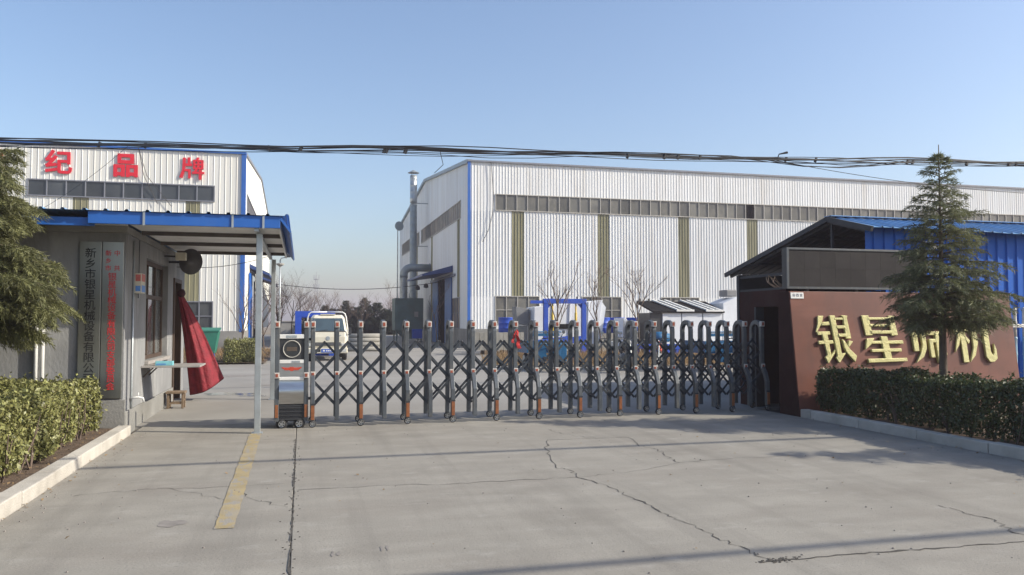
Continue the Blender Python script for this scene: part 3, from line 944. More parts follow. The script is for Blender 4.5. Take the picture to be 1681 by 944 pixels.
# ribbed blue roof sheet whose rib ends show above the fascia
m = MB()
x = -8.25
prof = []
while x < CX1 - 0.02:
    prof += [(x, 3.08), (x + 0.2, 3.08), (x + 0.215, 3.105), (x + 0.245, 3.105), (x + 0.26, 3.08)]
    x += 0.26
for (a, za) in prof:
    m.v.append((a, CY0 - 0.03, za))
    m.v.append((a, 18.9, za + 0.02))
for i in range(len(prof) - 1):
    m.f.append((2 * i, 2 * i + 2, 2 * i + 3, 2 * i + 1))
m.build('roof_sheet', 'blue_roof', can, recalc=False)
for (x, y) in ((-0.6, 12.2), (-0.57, 17.35)):
    pp = MB().box(x - 0.043, x + 0.043, y - 0.043, y + 0.043, 0, 2.86).build('post', 'galv', can, bevel=0.006)
    box('foot_plate', 'galv', pp, x - 0.075, x + 0.075, y - 0.075, y + 0.075, 0.0, 0.012)
MB().tube(catenary((-2.3, 16.4, 2.62), (-0.6, 17.3, 2.95), 0.1, 14), 0.006, 5).build('sagging_wire', 'cable', can)

# plaques
def plaque(x0, x1, label, cols):
    e = empty('name_plaque', ((x0 + x1) / 2, GY - 0.03, 0.5), label, 'sign')
    box('plate', 'plaque_steel', e, x0, x1, GY - 0.05, GY - 0.002, 0.5, 2.73, bevel=0.004)
    for (txt, xc, ztop, zbot, size, mat, bold) in cols:
        n = len(txt)
        st = (ztop - zbot) / n
        for k, ch in enumerate(txt):
            if ch == ' ':
                continue
            text_mb(ch, size, (xc - size / 2, GY - 0.052, ztop - st * (k + 0.5) - size / 2), (1, 0, 0), (0, 0, 1), (0, -1, 0), depth=0.004, bold=bold, squash=1.0).build(
                'character', mat, e)


plaque(-3.05, -2.765, 'steel name plaque with black vertical characters on the guardhouse front', [('新乡市银星机械设备有限公司', -2.905, 2.64, 0.72, 0.15, 'black_text', 0.007)])
plaque(-2.755, -2.475, 'steel name plaque with red vertical characters beside the wall corner',
       [('新乡市', -2.675, 2.62, 2.3, 0.085, 'red_text', 0.004), ('中 共', -2.56, 2.62, 2.3, 0.085, 'red_text', 0.004),
        ('银星机械设备有限公司支部委员会', -2.62, 2.29, 0.62, 0.116, 'red_text', 0.007)])

# small meter box with notices on the side wall
nb = empty('meter_box', (GX + 0.05, 13.35, 2.1), 'small cream wall box with red and blue notices on guardhouse corner', 'wall box')
box('case', 'notice_cream', nb, GX + 0.002, GX + 0.11, 13.25, 13.55, 2.02, 2.32, bevel=0.006)
box('red_notice', 'notice_red', nb, GX + 0.112, GX + 0.115, 13.27, 13.53, 2.2, 2.31)
box('blue_notice', 'notice_blue', nb, GX + 0.112, GX + 0.115, 13.27, 13.53, 2.04, 2.14)
box('red_notice', 'notice_red', nb, GX + 0.03, GX + 0.1, 13.245, 13.249, 2.2, 2.3)
box('blue_notice', 'notice_blue', nb, GX + 0.03, GX + 0.1, 13.245, 13.249, 2.05, 2.13)

# shelf with a box on it, stool
sh = empty('wall_shelf', (-2.0, 14.5, 0.8), 'thin grey stone shelf sticking out under the guardhouse window', 'shelf')
box('board', 'shelf_stone', sh, GX + 0.005, -1.58, 13.95, 14.75, 0.855, 0.885, bevel=0.004)
MB().bar((GX + 0.01, 14.1, 0.7), (-2.3, 14.1, 0.852), 0.02, 0.02).build('bracket', 'wood_frame', sh)
MB().bar((GX + 0.01, 14.62, 0.7), (-2.3, 14.62, 0.852), 0.02, 0.02).build('bracket', 'wood_frame', sh)
tb = empty('tissue_box', (-2.1, 14.15, 0.886), 'pale cyan paper box lying on the wall shelf', 'box')
box('carton', 'cyan_card', tb, -2.26, -2.0, 14.02, 14.15, 0.886, 0.955, bevel=0.004)
box('printed_panel', 'notice_blue', tb, -2.24, -2.1, 14.0165, 14.0185, 0.9, 0.918)
rc = MB()
for k in range(5):
    rc.box(-2.30 + k * 0.035, -2.27 + k * 0.035, 14.25 + 0.01 * k, 14.33, 0.886, 0.93 + 0.018 * math.sin(k * 2))
rc.build('cloth_scrap', 'notice_red', None, label='crumpled red scrap lying behind the cyan box on the shelf', cat='cloth', bevel=0.01)

st = empty('wooden_stool', (-2.2, 16.1, 0), 'low square wooden stool beside the guardhouse door', 'stool')
box('seat', 'wood', st, -2.39, -2.06, 15.95, 16.25, 0.27, 0.31, bevel=0.006)
for (x, y) in ((-2.37, 15.97), (-2.12, 15.97), (-2.37, 16.19), (-2.12, 16.19)):
    box('leg', 'wood', st, x, x + 0.04, y, y + 0.04, 0.001, 0.27, bevel=0.003)
for (a, b, c, d_) in ((-2.33, -2.12, 15.98, 16.0), (-2.33, -2.12, 16.2, 16.22)):
    box('stretcher', 'wood', st, a, b, c, d_, 0.08, 0.11)
box('stretcher', 'wood', st, -2.36, -2.34, 16.01, 16.19, 0.13, 0.16)
box('stretcher', 'wood', st, -2.11, -2.09, 16.01, 16.19, 0.13, 0.16)

# quilted door curtain, gathered at the top and swung outwards
cu = empty('door_curtain', (-2.3, 17.6, 0.1), 'red quilted door curtain gathered at the top and flared outwards', 'curtain')
def cpt(s, t):
    # t 0 top .. 1 bottom, s 0 inner .. 1 outer
    inner = Vector((-2.44, 17.55, 2.2)).lerp(Vector((-2.17, 17.55, 0.11)), t) + Vector((0.02 * math.sin(t * 3.1), 0, 0))
    outer = Vector((-2.40, 17.6, 2.22)).lerp(Vector((-1.55, 17.7, 0.42)), t) + Vector((0.03 * math.sin(t * 3.14), 0, 0.03 * math.sin(t * 3.14)))
    p = inner.lerp(outer, s)
    p.z -= 0.07 * t * math.sin(s * math.pi)
    p.y += 0.07 * t * math.sin(s * 7.5 + 0.5) - 0.10 * math.sin(s * math.pi) * t
    p.y += 0.022 * min(1, t * 1.5) * math.sin(s * 21 + 2.5 * t) + 0.015 * math.sin(t * 9 + s * 4) * t
    # quilting
    q = math.sin(s * 9 * math.pi) * math.sin(t * 16 * math.pi)
    p.y -= 0.010 * abs(q) * min(1, t * 2)
    return p


NS, NT = 36, 64
m = MB()
for j in range(NT + 1):
    for i in range(NS + 1):
        m.v.append(tuple(cpt(i / NS, j / NT)))
for j in range(NT):
    for i in range(NS):
        a = j * (NS + 1) + i
        m.f.append((a, a + 1, a + NS + 2, a + NS + 1))
co = m.build('quilt', 'curtain', cu, smooth=True, recalc=False)
so = co.modifiers.new('s', 'SOLIDIFY')
so.thickness = 0.012
MB().tube([cpt(1, t / 30) for t in range(31)], 0.011, 6).build('binding', 'curtain_edge', cu, smooth=True)
MB().tube([cpt(0, t / 30) for t in range(31)], 0.011, 6).build('binding', 'curtain_edge', cu, smooth=True)
MB().tube([cpt(t / 30, 1) for t in range(31)], 0.011, 6).build('binding', 'curtain_edge', cu, smooth=True)
MB().lathe((-2.38, 17.5, 2.08), (0.3, 0, 1), [(0, 0.02), (0.03, 0.07), (0.09, 0.085), (0.14, 0.06), (0.17, 0.02)], 12).build('knot', 'curtain_edge', cu, smooth=True)

# horn loudspeaker under the canopy
hs = empty('horn_loudspeaker', (-2.15, 16.5, 2.7), 'dark round horn loudspeaker with pale box under the canopy', 'loudspeaker')
hd = Vector((0.62, -0.78, -0.08)).normalized()
hc = Vector((-2.2, 16.55, 2.74))
MB().lathe(hc - hd * 0.02, hd, [(0, 0.05), (0.02, 0.09), (0.12, 0.11), (0.2, 0.17), (0.27, 0.235), (0.275, 0.245), (0.265, 0.225), (0.14, 0.06), (0.13, 0.01)], 28).build('horn', 'horn', hs, smooth=True)
MB().lathe(hc + hd * 0.12, hd, [(0, 0.05), (0.06, 0.07), (0.1, 0.05), (0.12, 0.01)], 16).build('driver', 'horn', hs, smooth=True)
box('junction_box', 'notice_cream', hs, -2.26, -2.08, 15.95, 16.1, 2.72, 2.86, bevel=0.01)
MB().bar((GX + 0.002, 16.55, 2.72), (-2.2, 16.55, 2.72), 0.04, 0.04).build('bracket', 'black_metal', hs)
MB().bar((GX + 0.002, 16.03, 2.79), (-2.26, 16.03, 2.79), 0.03, 0.03).build('bracket', 'black_metal', hs)

# ------------------------------------------------------------------ retractable gate
gt = empty('retractable_gate', (4, 12.8, 0), 'dark grey retractable folding gate with scissor bars closed across the entrance', 'gate')
NP = 23
PX0, PX1 = 0.17, 8.07


def gy(x):
    return 12.62 + 0.0425 * (x + 0.33)


def spin(ob, a):
    ob.rotation_euler = (0, 0, a)
    return ob


ga = math.atan(0.0425)
DEPTH, FLARE = 0.32, 0.17
W_, D_ = 0.064, 0.075


def leg_path():
    """profile of one arched frame in (y,z), front foot to back foot"""
    p = [(0.0, 0.10), (0.0, 0.52), (FLARE * 0.35, 0.66), (FLARE, 0.80), (FLARE, 1.44)]
    y1 = FLARE + DEPTH
    cy = FLARE + DEPTH / 2
    for k in range(1, 8):
        a = math.pi * (1 - k / 8)
        p.append((cy + DEPTH / 2 * math.cos(a), 1.44 + 0.14 * math.sin(a)))
    p += [(y1, 1.44), (y1, 0.80), (y1, 0.10)]
    return p


def arch_mb():
    p = leg_path()
    m = MB()
    n = len(p)
    for k, (y, z) in enumerate(p):
        a = Vector(p[max(k - 1, 0)])
        b = Vector(p[min(k + 1, n - 1)])
        t = (b - a).normalized()
        nr = Vector((-t.y, t.x))
        for (sx, sn) in ((-1, -1), (1, -1), (1, 1), (-1, 1)):
            m.v.append((sx * W_ / 2, y + nr.x * sn * D_ / 2, z + nr.y * sn * D_ / 2))
    for k in range(n - 1):
        for j in range(4):
            m.f.append((k * 4 + j, k * 4 + (j + 1) % 4, (k + 1) * 4 + (j + 1) % 4, (k + 1) * 4 + j))
    m.f.append((0, 1, 2, 3))
    m.f.append(tuple((n - 1) * 4 + j for j in (3, 2, 1, 0)))
    return m


def wheel(parent, x, y, z, r, w):
    wo = MB().lathe((x, y - w / 2, z), (0, 1, 0), [(0, r * 0.7), (0.004, r * 0.95), (w * 0.25, r), (w * 0.75, r), (w - 0.004, r * 0.95), (w, r * 0.7)], 18).build('wheel', 'rubber', parent, origin=(x, y, z), smooth=True)
    m = MB()
    m.lathe((x, y - w / 2 - 0.006, z), (0, 1, 0), [(0, r * 0.22), (0.005, r * 0.24), (0.006, r * 0.2)], 10)
    for k in range(5):
        a = 2 * math.pi * k / 5
        m.bar((x + math.cos(a) * r * 0.15, y - w / 2 - 0.004, z + math.sin(a) * r * 0.15), (x + math.cos(a) * r * 0.66, y - w / 2 - 0.004, z + math.sin(a) * r * 0.66), r * 0.26, 0.006, up=(0, 1, 0))
    pts = [(x + math.cos(2 * math.pi * k / 18) * r * 0.68, y - w / 2 - 0.002, z + math.sin(2 * math.pi * k / 18) * r * 0.68) for k in range(19)]
    m.tube(pts, r * 0.07, 5, caps=False)
    m.build('rim', 'steel', wo, origin=(x, y, z))
    return wo


def make_post(parent, wheeled):
    po = arch_mb().build('gate_post', 'gate_grey', parent, origin=(0, 0, 0), bevel=0.006)
    for z, yy in ((1.50, FLARE - D_ / 2), (0.745, FLARE - D_ / 2)):
        h = 0.095 if z > 1 else 0.085
        tilt = 0.0
        c = (0, yy - 0.012, z)
        cap = MB().box(-0.035, 0.035, yy - 0.022, yy + (0.05 if z > 1 else 0.0), z, z + h).build('reflector', 'cap_beige', po, bevel=0.006)
        MB().box(-0.02, 0.02, yy - 0.026, yy - 0.0225, z + 0.018, z + h - 0.018).build('red_lens', 'red_reflector', po, bevel=0.003)
    if wheeled:
        MB().box(-0.026, 0.026, -D_ / 2 - 0.012, -D_ / 2 - 0.001, 0.115, 0.33).build('orange_strip', 'orange', po, bevel=0.003)
        MB().box(-0.034, 0.034, -D_ / 2 - 0.008, -D_ / 2 + 0.01, 0.335, 0.36).build('strip_cap', 'black_metal', po)
        wheel(po, 0, -0.01, 0.056, 0.055, 0.035)
        wheel(po, 0, FLARE + DEPTH + 0.01, 0.056, 0.055, 0.035)
        MB().box(-0.015, 0.015, -0.03, 0.03, 0.06, 0.11).build('fork', 'black_metal', po)
    return po


def copy_tree(o, c, parent):
    n = dup(o, c, parent)
    for ch in [x for x in o.children]:
        q = ch.copy()
        COL.objects.link(q)
        q.parent = n
        for c2 in [x for x in ch.children]:
            q2 = c2.copy()
            COL.objects.link(q2)
            q2.parent = q
    return n


protos = [make_post(gt, True), make_post(gt, False)]
post_x = [PX0 + (PX1 - PX0) * k / (NP - 1) for k in range(NP)]
for k, x in enumerate(post_x):
    c = Vector((x, gy(x), 0))
    if k < 2:
        put(protos[k], c, gt)
    else:
        copy_tree(protos[k % 2], c, gt)
gap = post_x[1] - post_x[0]
# scissor bars in a front and a rear plane
ZT, ZB = 1.27, 0.29
for plane, yo in ((0, FLARE + 0.03), (1, FLARE + DEPTH - 0.05)):
    for sgn in (1, -1):
        for k in range(NP - 1):
            xs = (post_x[k] + post_x[k + 1]) / 2
            run = 2.5 * gap
            xe = xs + sgn * run
            ze = ZB
            lim = PX1 if sgn > 0 else PX0
            if (xe - lim) * sgn > 0:
                f_ = abs(lim - xs) / run
                xe = lim
                ze = ZT - (ZT - ZB) * f_
            yy = yo + (0.012 if sgn > 0 else -0.012)
            MB().bar((xs, gy(xs) + yy, ZT), (xe, gy(xe) + yy, ze), 0.012, 0.034).build('scissor_bar', 'gate_bar', gt)
        # the bars that begin at the ends below the top
        for j in (1, 3):
            x0 = PX0 if sgn > 0 else PX1
            zz = ZT - (ZT - ZB) * (j + 0.0) / 5
            n_half = 5 - j
            xe = x0 + sgn * n_half * gap / 2
            yy = yo + (0.012 if sgn > 0 else -0.012)
            MB().bar((x0, gy(x0) + yy, zz), (xe, gy(xe) + yy, ZB), 0.012, 0.034).build('scissor_bar', 'gate_bar', gt)
    for k in range(NP - 1):
        xs = (post_x[k] + post_x[k + 1]) / 2
        MB().lathe((xs, gy(xs) + yo - 0.024, ZT), (0, 1, 0), [(0, 0.012), (0.004, 0.018), (0.044, 0.018), (0.048, 0.012)], 10).build('pivot_bolt', 'black_metal', gt)
# motor head at the left end
mh = empty('drive_unit', (-0.13, 12.75, 0), None)
mh.parent = gt
mh.location = WL[mh] - WL[gt]
bx0, bx1, by = -0.385, 0.105, 12.63
bc = (bx0 + bx1) / 2
box('body', 'black_metal', mh, bx0 + 0.055, bx1 - 0.055, by + 0.05, by + 0.55, 0.1, 1.33, bevel=0.01)
for x in (bx0, bx1 - 0.066):
    for yb in (by + 0.0, by + 0.52):
        cpo = box('column', 'gate_grey', mh, x, x + 0.066, yb, yb + 0.06, 0.1, 1.5, bevel=0.006)
        if yb < by + 0.1:
            for z, h in ((1.5, 0.095), (0.745, 0.085)):
                yy = yb - (0.0 if z < 1 else -0.03)
                box('reflector', 'cap_beige', cpo, x - 0.003, x + 0.069, yb - 0.02, yb + (0.055 if z > 1 else -0.001), z, z + h, bevel=0.006)
                box('red_lens', 'red_reflector', cpo, x + 0.014, x + 0.052, yb - 0.0245, yb - 0.0205, z + 0.018, z + h - 0.018, bevel=0.003)
            box('orange_strip', 'orange', cpo, x + 0.01, x + 0.056, yb - 0.012, yb - 0.001, 0.16, 0.35, bevel=0.003)
ix0, ix1 = bx0 + 0.0665, bx1 - 0.0665
box('trim_bar', 'white_plastic', mh, ix0, ix1, by + 0.005, by + 0.05, 1.335, 1.40, bevel=0.006)
box('badge', 'galv', mh, bc - 0.08, bc + 0.07, by + 0.001, by + 0.0049, 1.35, 1.385)
box('screen_panel', 'black_metal', mh, ix0, ix1, by + 0.02, by + 0.049, 1.02, 1.334)
rg = [(bc + 0.125 * math.cos(2 * math.pi * k / 32), by + 0.012, 1.18 + 0.125 * math.sin(2 * math.pi * k / 32)) for k in range(33)]
rng = MB().tube(rg, 0.008, 8, caps=False).build('screen_ring', 'frame', mh, smooth=True)
MB().lathe((bc, by + 0.0195, 1.18), (0, -1, 0), [(0, 0.112), (0.004, 0.112), (0.005, 0.11)], 28).build('screen_glass', 'dark_pane', rng)
box('screen_display', 'brown_pane', rng, bc - 0.075, bc + 0.075, by + 0.0125, by + 0.0142, 1.15, 1.21)
box('trim_bar', 'white_plastic', mh, ix0, ix1, by + 0.005, by + 0.05, 0.965, 1.019, bevel=0.006)
box('badge', 'galv', mh, bc + 0.0, bc + 0.12, by + 0.001, by + 0.0049, 0.975, 1.005)
box('emblem_panel', 'steel', mh, ix0, ix1, by + 0.015, by + 0.05, 0.765, 0.964)
wing = [(0, 0.024), (0.022, 0.03), (0.03, 0.02), (0.06, 0.017), (0.1, 0.02), (0.148, 0.026), (0.142, 0.008), (0.13, 0.006), (0.124, -0.008), (0.11, -0.008), (0.1, -0.022), (0.06, -0.024), (0.035, -0.02), (0.02, -0.032), (0, -0.036)]
poly = wing + [(-a, b) for (a, b) in reversed(wing[1:-1])]
MB().prism(poly, (bc, by + 0.0145, 0.885), (1, 0, 0), (0, 0, 1), (0, -1, 0), 0.012).build('winged_emblem', 'red_emblem', mh, bevel=0.003)
box('trim_bar', 'white_plastic', mh, ix0, ix1, by + 0.003, by + 0.05, 0.715, 0.764, bevel=0.006)
# bulging polished lower panel
m = MB()
for k in range(13):
    t = k / 12
    z = 0.36 + t * 0.354
    yv = by + 0.02 - 0.05 * math.sin(math.pi * min(1, t * 1.15) ** 1.3) * (1 if t < 0.87 else 0.3)
    m.v += [(ix0, yv, z), (ix1, yv, z)]
for k in range(12):
    m.f.append((2 * k, 2 * k + 1, 2 * k + 3, 2 * k + 2))
m.build('polished_panel', 'steel', mh, smooth=True, recalc=False)
for k in range(8):
    box('grille_bar', 'black_metal', mh, ix0, ix1, by + 0.004 + 0.012 * (k % 2), by + 0.049, 0.125 + k * 0.028, 0.148 + k * 0.028)
for x in (bc - 0.135, bc + 0.115):
    for yb in (by + 0.02, by + 0.5):
        wheel(mh, x, yb, 0.066, 0.065, 0.05)
        MB().lathe((x, yb - 0.03, 0.066), (0, 1, 0), [(0, 0.04), (0.055, 0.085), (0.06, 0.085)], 16).build('wheel_guard', 'black_metal', mh)
for z in (0.4, 0.98, 1.3):
    box('coupling', 'black_metal', mh, bx1, PX0 - 0.033, by + 0.2, by + 0.24, z, z + 0.04)

# ------------------------------------------------------------------ sign wall on the right
sw = empty('sign_wall', (10.2, 12.1, 0), 'reddish brown battered sign wall with large gold characters', 'sign wall')
SX0, SX1, SYB, SYT, SZ = 8.1, 12.72, 12.02, 12.3, 2.11
m = MB()
m.prism([(SYB, -0.1), (12.62, -0.1), (12.62, SZ), (SYT, SZ)], (SX0, 0, 0), (0, 1, 0), (0, 0, 1), (1, 0, 0), SX1 - SX0)
m.build('wall', 'sign_brown', sw, bevel=0.006)
MB().prism([(SYB + 0.004, -0.1), (12.62, -0.1), (12.62, SZ - 0.002), (SYT + 0.004, SZ - 0.002)], (SX0 - 0.012, 0, 0), (0, 1, 0), (0, 0, 1), (1, 0, 0), 0.0115).build('end_shade_sheet', 'shed_wall', sw)  # added dark sheet over the end face, its shade put into the colour
sn = Vector((0, -SZ, -(SYT - SYB))).normalized()     # outward normal of the sloped face (tilted up is -z side)
sn = Vector((0, -(SZ + 0.1), (SYT - SYB))).normalized()
su = Vector((1, 0, 0))
sv = su.cross(sn) * -1
sv = Vector((0, (SYT - SYB), SZ + 0.1)).normalized()


def face_pt(x, z):
    t = (z + 0.1) / (SZ + 0.1)
    return Vector((x, SYB + (SYT - SYB) * t, z))


YIN = [[(265, 362), (318, 362), (295, 425), (250, 490), (235, 492), (258, 430)], [(300, 412), (362, 408), (364, 438), (292, 440)], [(245, 488), (360, 485), (362, 513), (250, 515)],
       [(248, 560), (380, 556), (382, 584), (252, 588)], [(285, 500), (335, 500), (352, 670), (392, 625), (385, 660), (320, 740), (295, 690), (318, 670)],
       [(365, 360), (415, 360), (445, 660), (485, 655), (418, 738), (390, 695), (405, 680)], [(470, 358), (528, 362), (520, 380), (542, 545), (495, 545), (485, 380)],
       [(405, 378), (480, 378), (482, 396), (407, 396)], [(420, 440), (492, 440), (494, 465), (422, 465)], [(427, 505), (499, 505), (501, 530), (429, 530)],
       [(455, 545), (475, 560), (520, 630), (575, 682), (555, 732), (490, 660), (470, 620)], [(515, 558), (552, 568), (512, 612), (500, 600)]]
XING = [[(635, 360), (690, 360), (708, 520), (655, 522)], [(838, 362), (888, 365), (882, 385), (900, 520), (850, 525), (842, 400)], [(680, 376), (850, 376), (850, 396), (682, 396)],
        [(690, 430), (850, 430), (852, 450), (692, 450)], [(695, 482), (855, 482), (858, 508), (698, 508)], [(655, 545), (715, 542), (690, 590), (640, 635)],
        [(690, 565), (930, 562), (932, 590), (692, 588)], [(760, 530), (812, 530), (835, 722), (782, 722)], [(680, 630), (910, 626), (912, 652), (684, 654)],
        [(648, 706), (945, 702), (947, 730), (652, 738)]]
SHAI = [[(14, 0), (25, 0), (15, 14), (3, 22)], [(16, 8), (46, 8), (46, 15), (14, 15)], [(27, 13), (35, 13), (39, 27), (31, 27)], [(62, 0), (73, 0), (63, 14), (51, 22)],
        [(64, 8), (97, 8), (97, 15), (62, 15)], [(77, 13), (85, 13), (89, 27), (81, 27)], [(4, 35), (19, 35), (21, 76), (7, 76)],
        [(29, 32), (42, 32), (43, 70), (32, 88), (8, 101), (24, 80), (31, 62)], [(48, 34), (98, 34), (98, 42), (48, 42)], [(50, 50), (61, 50), (64, 90), (52, 90)],
        [(52, 50), (95, 50), (95, 58), (52, 58)], [(68, 38), (80, 38), (83, 101), (71, 101)], [(86, 52), (96, 52), (98, 84), (91, 94), (82, 84), (88, 82)]]
JI = [[(2, 27), (40, 25), (40, 34), (2, 36)], [(16, 2), (29, 2), (33, 101), (19, 101)], [(12, 36), (20, 40), (12, 64), (0, 80), (5, 60)], [(29, 42), (40, 54), (36, 62), (28, 50)],
      [(48, 8), (60, 8), (59, 60), (50, 86), (35, 101), (46, 70)], [(50, 8), (84, 8), (84, 17), (50, 17)],
      [(73, 8), (86, 8), (89, 78), (93, 86), (97, 82), (99, 60), (104, 74), (104, 94), (95, 101), (84, 101), (76, 90)]]


def gold(strokes, bb, x0, x1, z0, z1, label):
    m = MB()
    for k, s_ in enumerate(strokes):
        po = []
        for (a, b) in s_:
            fx = (a - bb[0]) / (bb[1] - bb[0])
            fz = (b - bb[2]) / (bb[3] - bb[2])
            p = face_pt(x0 + fx * (x1 - x0), z1 - fz * (z1 - z0))
            po.append(p)
        dep = 0.034 + 0.0024 * k
        i = len(m.v)
        n = len(po)
        cen = sum(po, Vector()) / n
        for p in po:
            m.v.append(tuple(p + sn * 0.004))
        for p in po:
            m.v.append(tuple(p + sn * dep))
        m.f.append(tuple(range(i, i + n))[::-1])
        m.f.append(tuple(range(i + n, i + 2 * n)))
        for q in range(n):
            m.f.append((i + q, i + (q + 1) % n, i + n + (q + 1) % n, i + n + q))
    o = m.build('gold_character', 'gold', sw, bevel=0.009, label=label)
    return o


gold(YIN, (235, 575, 358, 740), 8.52, 9.28, 0.865, 1.695, 'gold character furthest left on the sign wall')
gold(XING, (635, 947, 360, 738), 9.46, 10.3, 0.87, 1.695, 'gold character second from left on the sign wall')
gold(SHAI, (0, 100, 0, 100), 10.42, 11.16, 0.86, 1.69, 'gold character partly hidden by the cedar')
gold(JI, (0, 104, 0, 100), 11.34, 12.24, 0.86, 1.69, 'gold character furthest right on the sign wall')

# electronic message board and the little white plate
lb = empty('message_board', (9.4, 12.4, 2.13), 'dark blank message board standing on the sign wall', 'sign board')
LX0, LX1, LZ0, LZ1 = 8.09, 10.95, 2.16, 2.87
box('case', 'black_metal', lb, LX0, LX1, 12.36, 12.5, LZ0, LZ1, bevel=0.004)
cw = (LX1 - LX0 - 0.08) / 9
for k in range(9):
    for j in range(2):
        box('led_panel', 'led', lb, LX0 + 0.04 + k * cw + 0.001, LX0 + 0.04 + (k + 1) * cw - 0.001, 12.349, 12.359, LZ0 + 0.04 + j * 0.315, LZ0 + 0.04 + (j + 1) * 0.315 - 0.002)
m = MB()
m.box(LX0 - 0.003, LX1 + 0.003, 12.335, 12.358, LZ0 - 0.003, LZ0 + 0.035).box(LX0 - 0.003, LX1 + 0.003, 12.335, 12.358, LZ1 - 0.032, LZ1 + 0.003)
m.box(LX0 - 0.003, LX0 + 0.035, 12.335, 12.358, LZ0 + 0.035, LZ1 - 0.032).box(LX1 - 0.035, LX1 + 0.003, 12.335, 12.358, LZ0 + 0.035, LZ1 - 0.032)
m.build('frame', 'gate_grey', lb)
for x in (8.5, 9.5, 10.5):
    box('bracket', 'black_metal', lb, x, x + 0.06, 12.4, 12.46, 2.112, 2.159)
wp = empty('door_plate', (8.24, 12.26, 2.0), 'small white lettered plate at the top left corner of the sign wall', 'sign')
a = face_pt(8.115, 1.985)
m = MB().prism([(0, 0), (0.25, 0), (0.25, 0.105), (0, 0.105)], a + sn * 0.003, su, sv, sn, 0.008)
m.build('plate', 'white_plastic', wp)
for k, ch in enumerate('会西言'):
    text_mb(ch, 0.058, a + su * (0.03 + k * 0.072) + sv * 0.03 + sn * 0.0115, su, sv, sn, depth=0.002, bold=0.015).build('character', 'grey_frame', wp)

# ------------------------------------------------------------------ shed behind the sign wall
# brown gate room: walls along the driveway with a dark doorway
rm = empty('gate_room', (8.9, 13.4, 0), 'reddish brown walled recess with a dark doorway beside the gate end', 'building')
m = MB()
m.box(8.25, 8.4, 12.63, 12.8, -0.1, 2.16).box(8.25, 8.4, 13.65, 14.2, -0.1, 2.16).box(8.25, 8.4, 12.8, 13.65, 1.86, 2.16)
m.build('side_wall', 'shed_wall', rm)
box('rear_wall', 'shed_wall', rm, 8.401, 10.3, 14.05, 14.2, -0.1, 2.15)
box('inner_wall', 'shed_dark', rm, 10.2, 10.3, 12.63, 14.04, -0.1, 2.15)
box('ceiling', 'shed_dark', rm, 8.26, 10.3, 12.64, 14.19, 2.161, 2.2)
box('door_frame', 'shed_dark', rm, 8.235, 8.41, 12.8, 12.85, 0, 1.86)
box('door_frame', 'shed_dark', rm, 8.235, 8.41, 13.6, 13.65, 0, 1.86)
for k in range(7):
    a = random.uniform(0, 6)
    MB().tube([(8.3, 12.75 + 0.05 * k, 2.2), (8.25 + 0.05 * math.sin(a), 12.8 + 0.06 * k, 2.3), (8.2 + 0.14 * math.sin(a * 2), 12.8 + 0.1 * k, 2.42)], [0.012, 0.008, 0.003], 5).build('dry_stick', 'twig', rm)

sd = empty('gate_shed', (13, 15.6, 0), 'open ended blue shed with a dark gable behind the sign wall', 'building')
RX0, RX1 = 10.37, 18.0
EY, EZ, PY, PZ, BY, BZ = 13.0, 3.36, 14.34, 3.70, 18.48, 2.78


def roof_mb(y0, z0, y1, z1):
    m = MB()
    x = RX0
    pr = []
    while x < RX1:
        pr += [(x, 0.0), (x + 0.17, 0.0), (x + 0.185, 0.024), (x + 0.215, 0.024), (x + 0.23, 0.0)]
        x += 0.23
    for (a, h_) in pr:
        m.v.append((a, y0, z0 + h_ + 0.012 * math.sin(a * 3.1) - 0.025 * (a - RX0) / 4))
        m.v.append((a, y1, z1 + h_))
    for i in range(len(pr) - 1):
        m.f.append((2 * i, 2 * i + 2, 2 * i + 3, 2 * i + 1))
    return m


for (args, mt) in (((EY, EZ, PY, PZ), 'blue_roof'), ((PY, PZ, BY, BZ), 'shed_dark')):
    ro_ = roof_mb(*args).build('roof_slope', mt, sd, recalc=False)
    so = ro_.modifiers.new('s', 'SOLIDIFY')
    so.thickness = 0.012
box('ridge_cap', 'blue_roof', sd, RX0 - 0.02, RX1, PY - 0.12, PY + 0.12, PZ + 0.026, PZ + 0.04)
MB().bar((RX0 - 0.03, PY, PZ - 0.03), (RX0 - 0.03, BY, BZ - 0.03), 0.05, 0.1).build('verge_board', 'shed_dark', sd)
MB().bar((RX0 - 0.03, EY, EZ - 0.03), (RX0 - 0.03, PY, PZ - 0.03), 0.05, 0.1).build('verge_board', 'shed_dark', sd)
for x in (10.45, 12.4, 14.4, 16.4):
    MB().bar((x, EY + 0.3, EZ - 0.02), (x, PY, PZ - 0.09), 0.06, 0.07).build('rafter', 'shed_dark', sd)
    MB().bar((x, PY, PZ - 0.09), (x, BY - 0.1, BZ - 0.06), 0.06, 0.07).build('rafter', 'shed_dark', sd)
    MB().bar((x + 0.01, EY + 0.25, 2.66), (x + 0.01, BY - 0.4, 2.66), 0.05, 0.06).build('tie_beam', 'shed_dark', sd)
    MB().bar((x + 0.005, PY, 2.69), (x + 0.005, PY, PZ - 0.13), 0.05, 0.05).build('king_post', 'shed_dark', sd)
    box('post', 'shed_dark', sd, x - 0.05, x + 0.05, BY - 0.55, BY - 0.45, 0, 2.72)
for y in (15.3, 16.3, 17.3):
    zz = PZ + (BZ - PZ) * (y - PY) / (BY - PY) - 0.055
    box('purlin', 'shed_dark', sd, RX0, RX1, y, y + 0.05, zz - 0.05, zz)
box('rear_wall', 'shed_dark', sd, RX0 + 0.1, RX1, BY - 0.44, BY - 0.38, 0, 2.74)
box('partition', 'shed_dark', sd, 14.5, 14.55, 13.4, BY - 0.45, 0, 2.6)
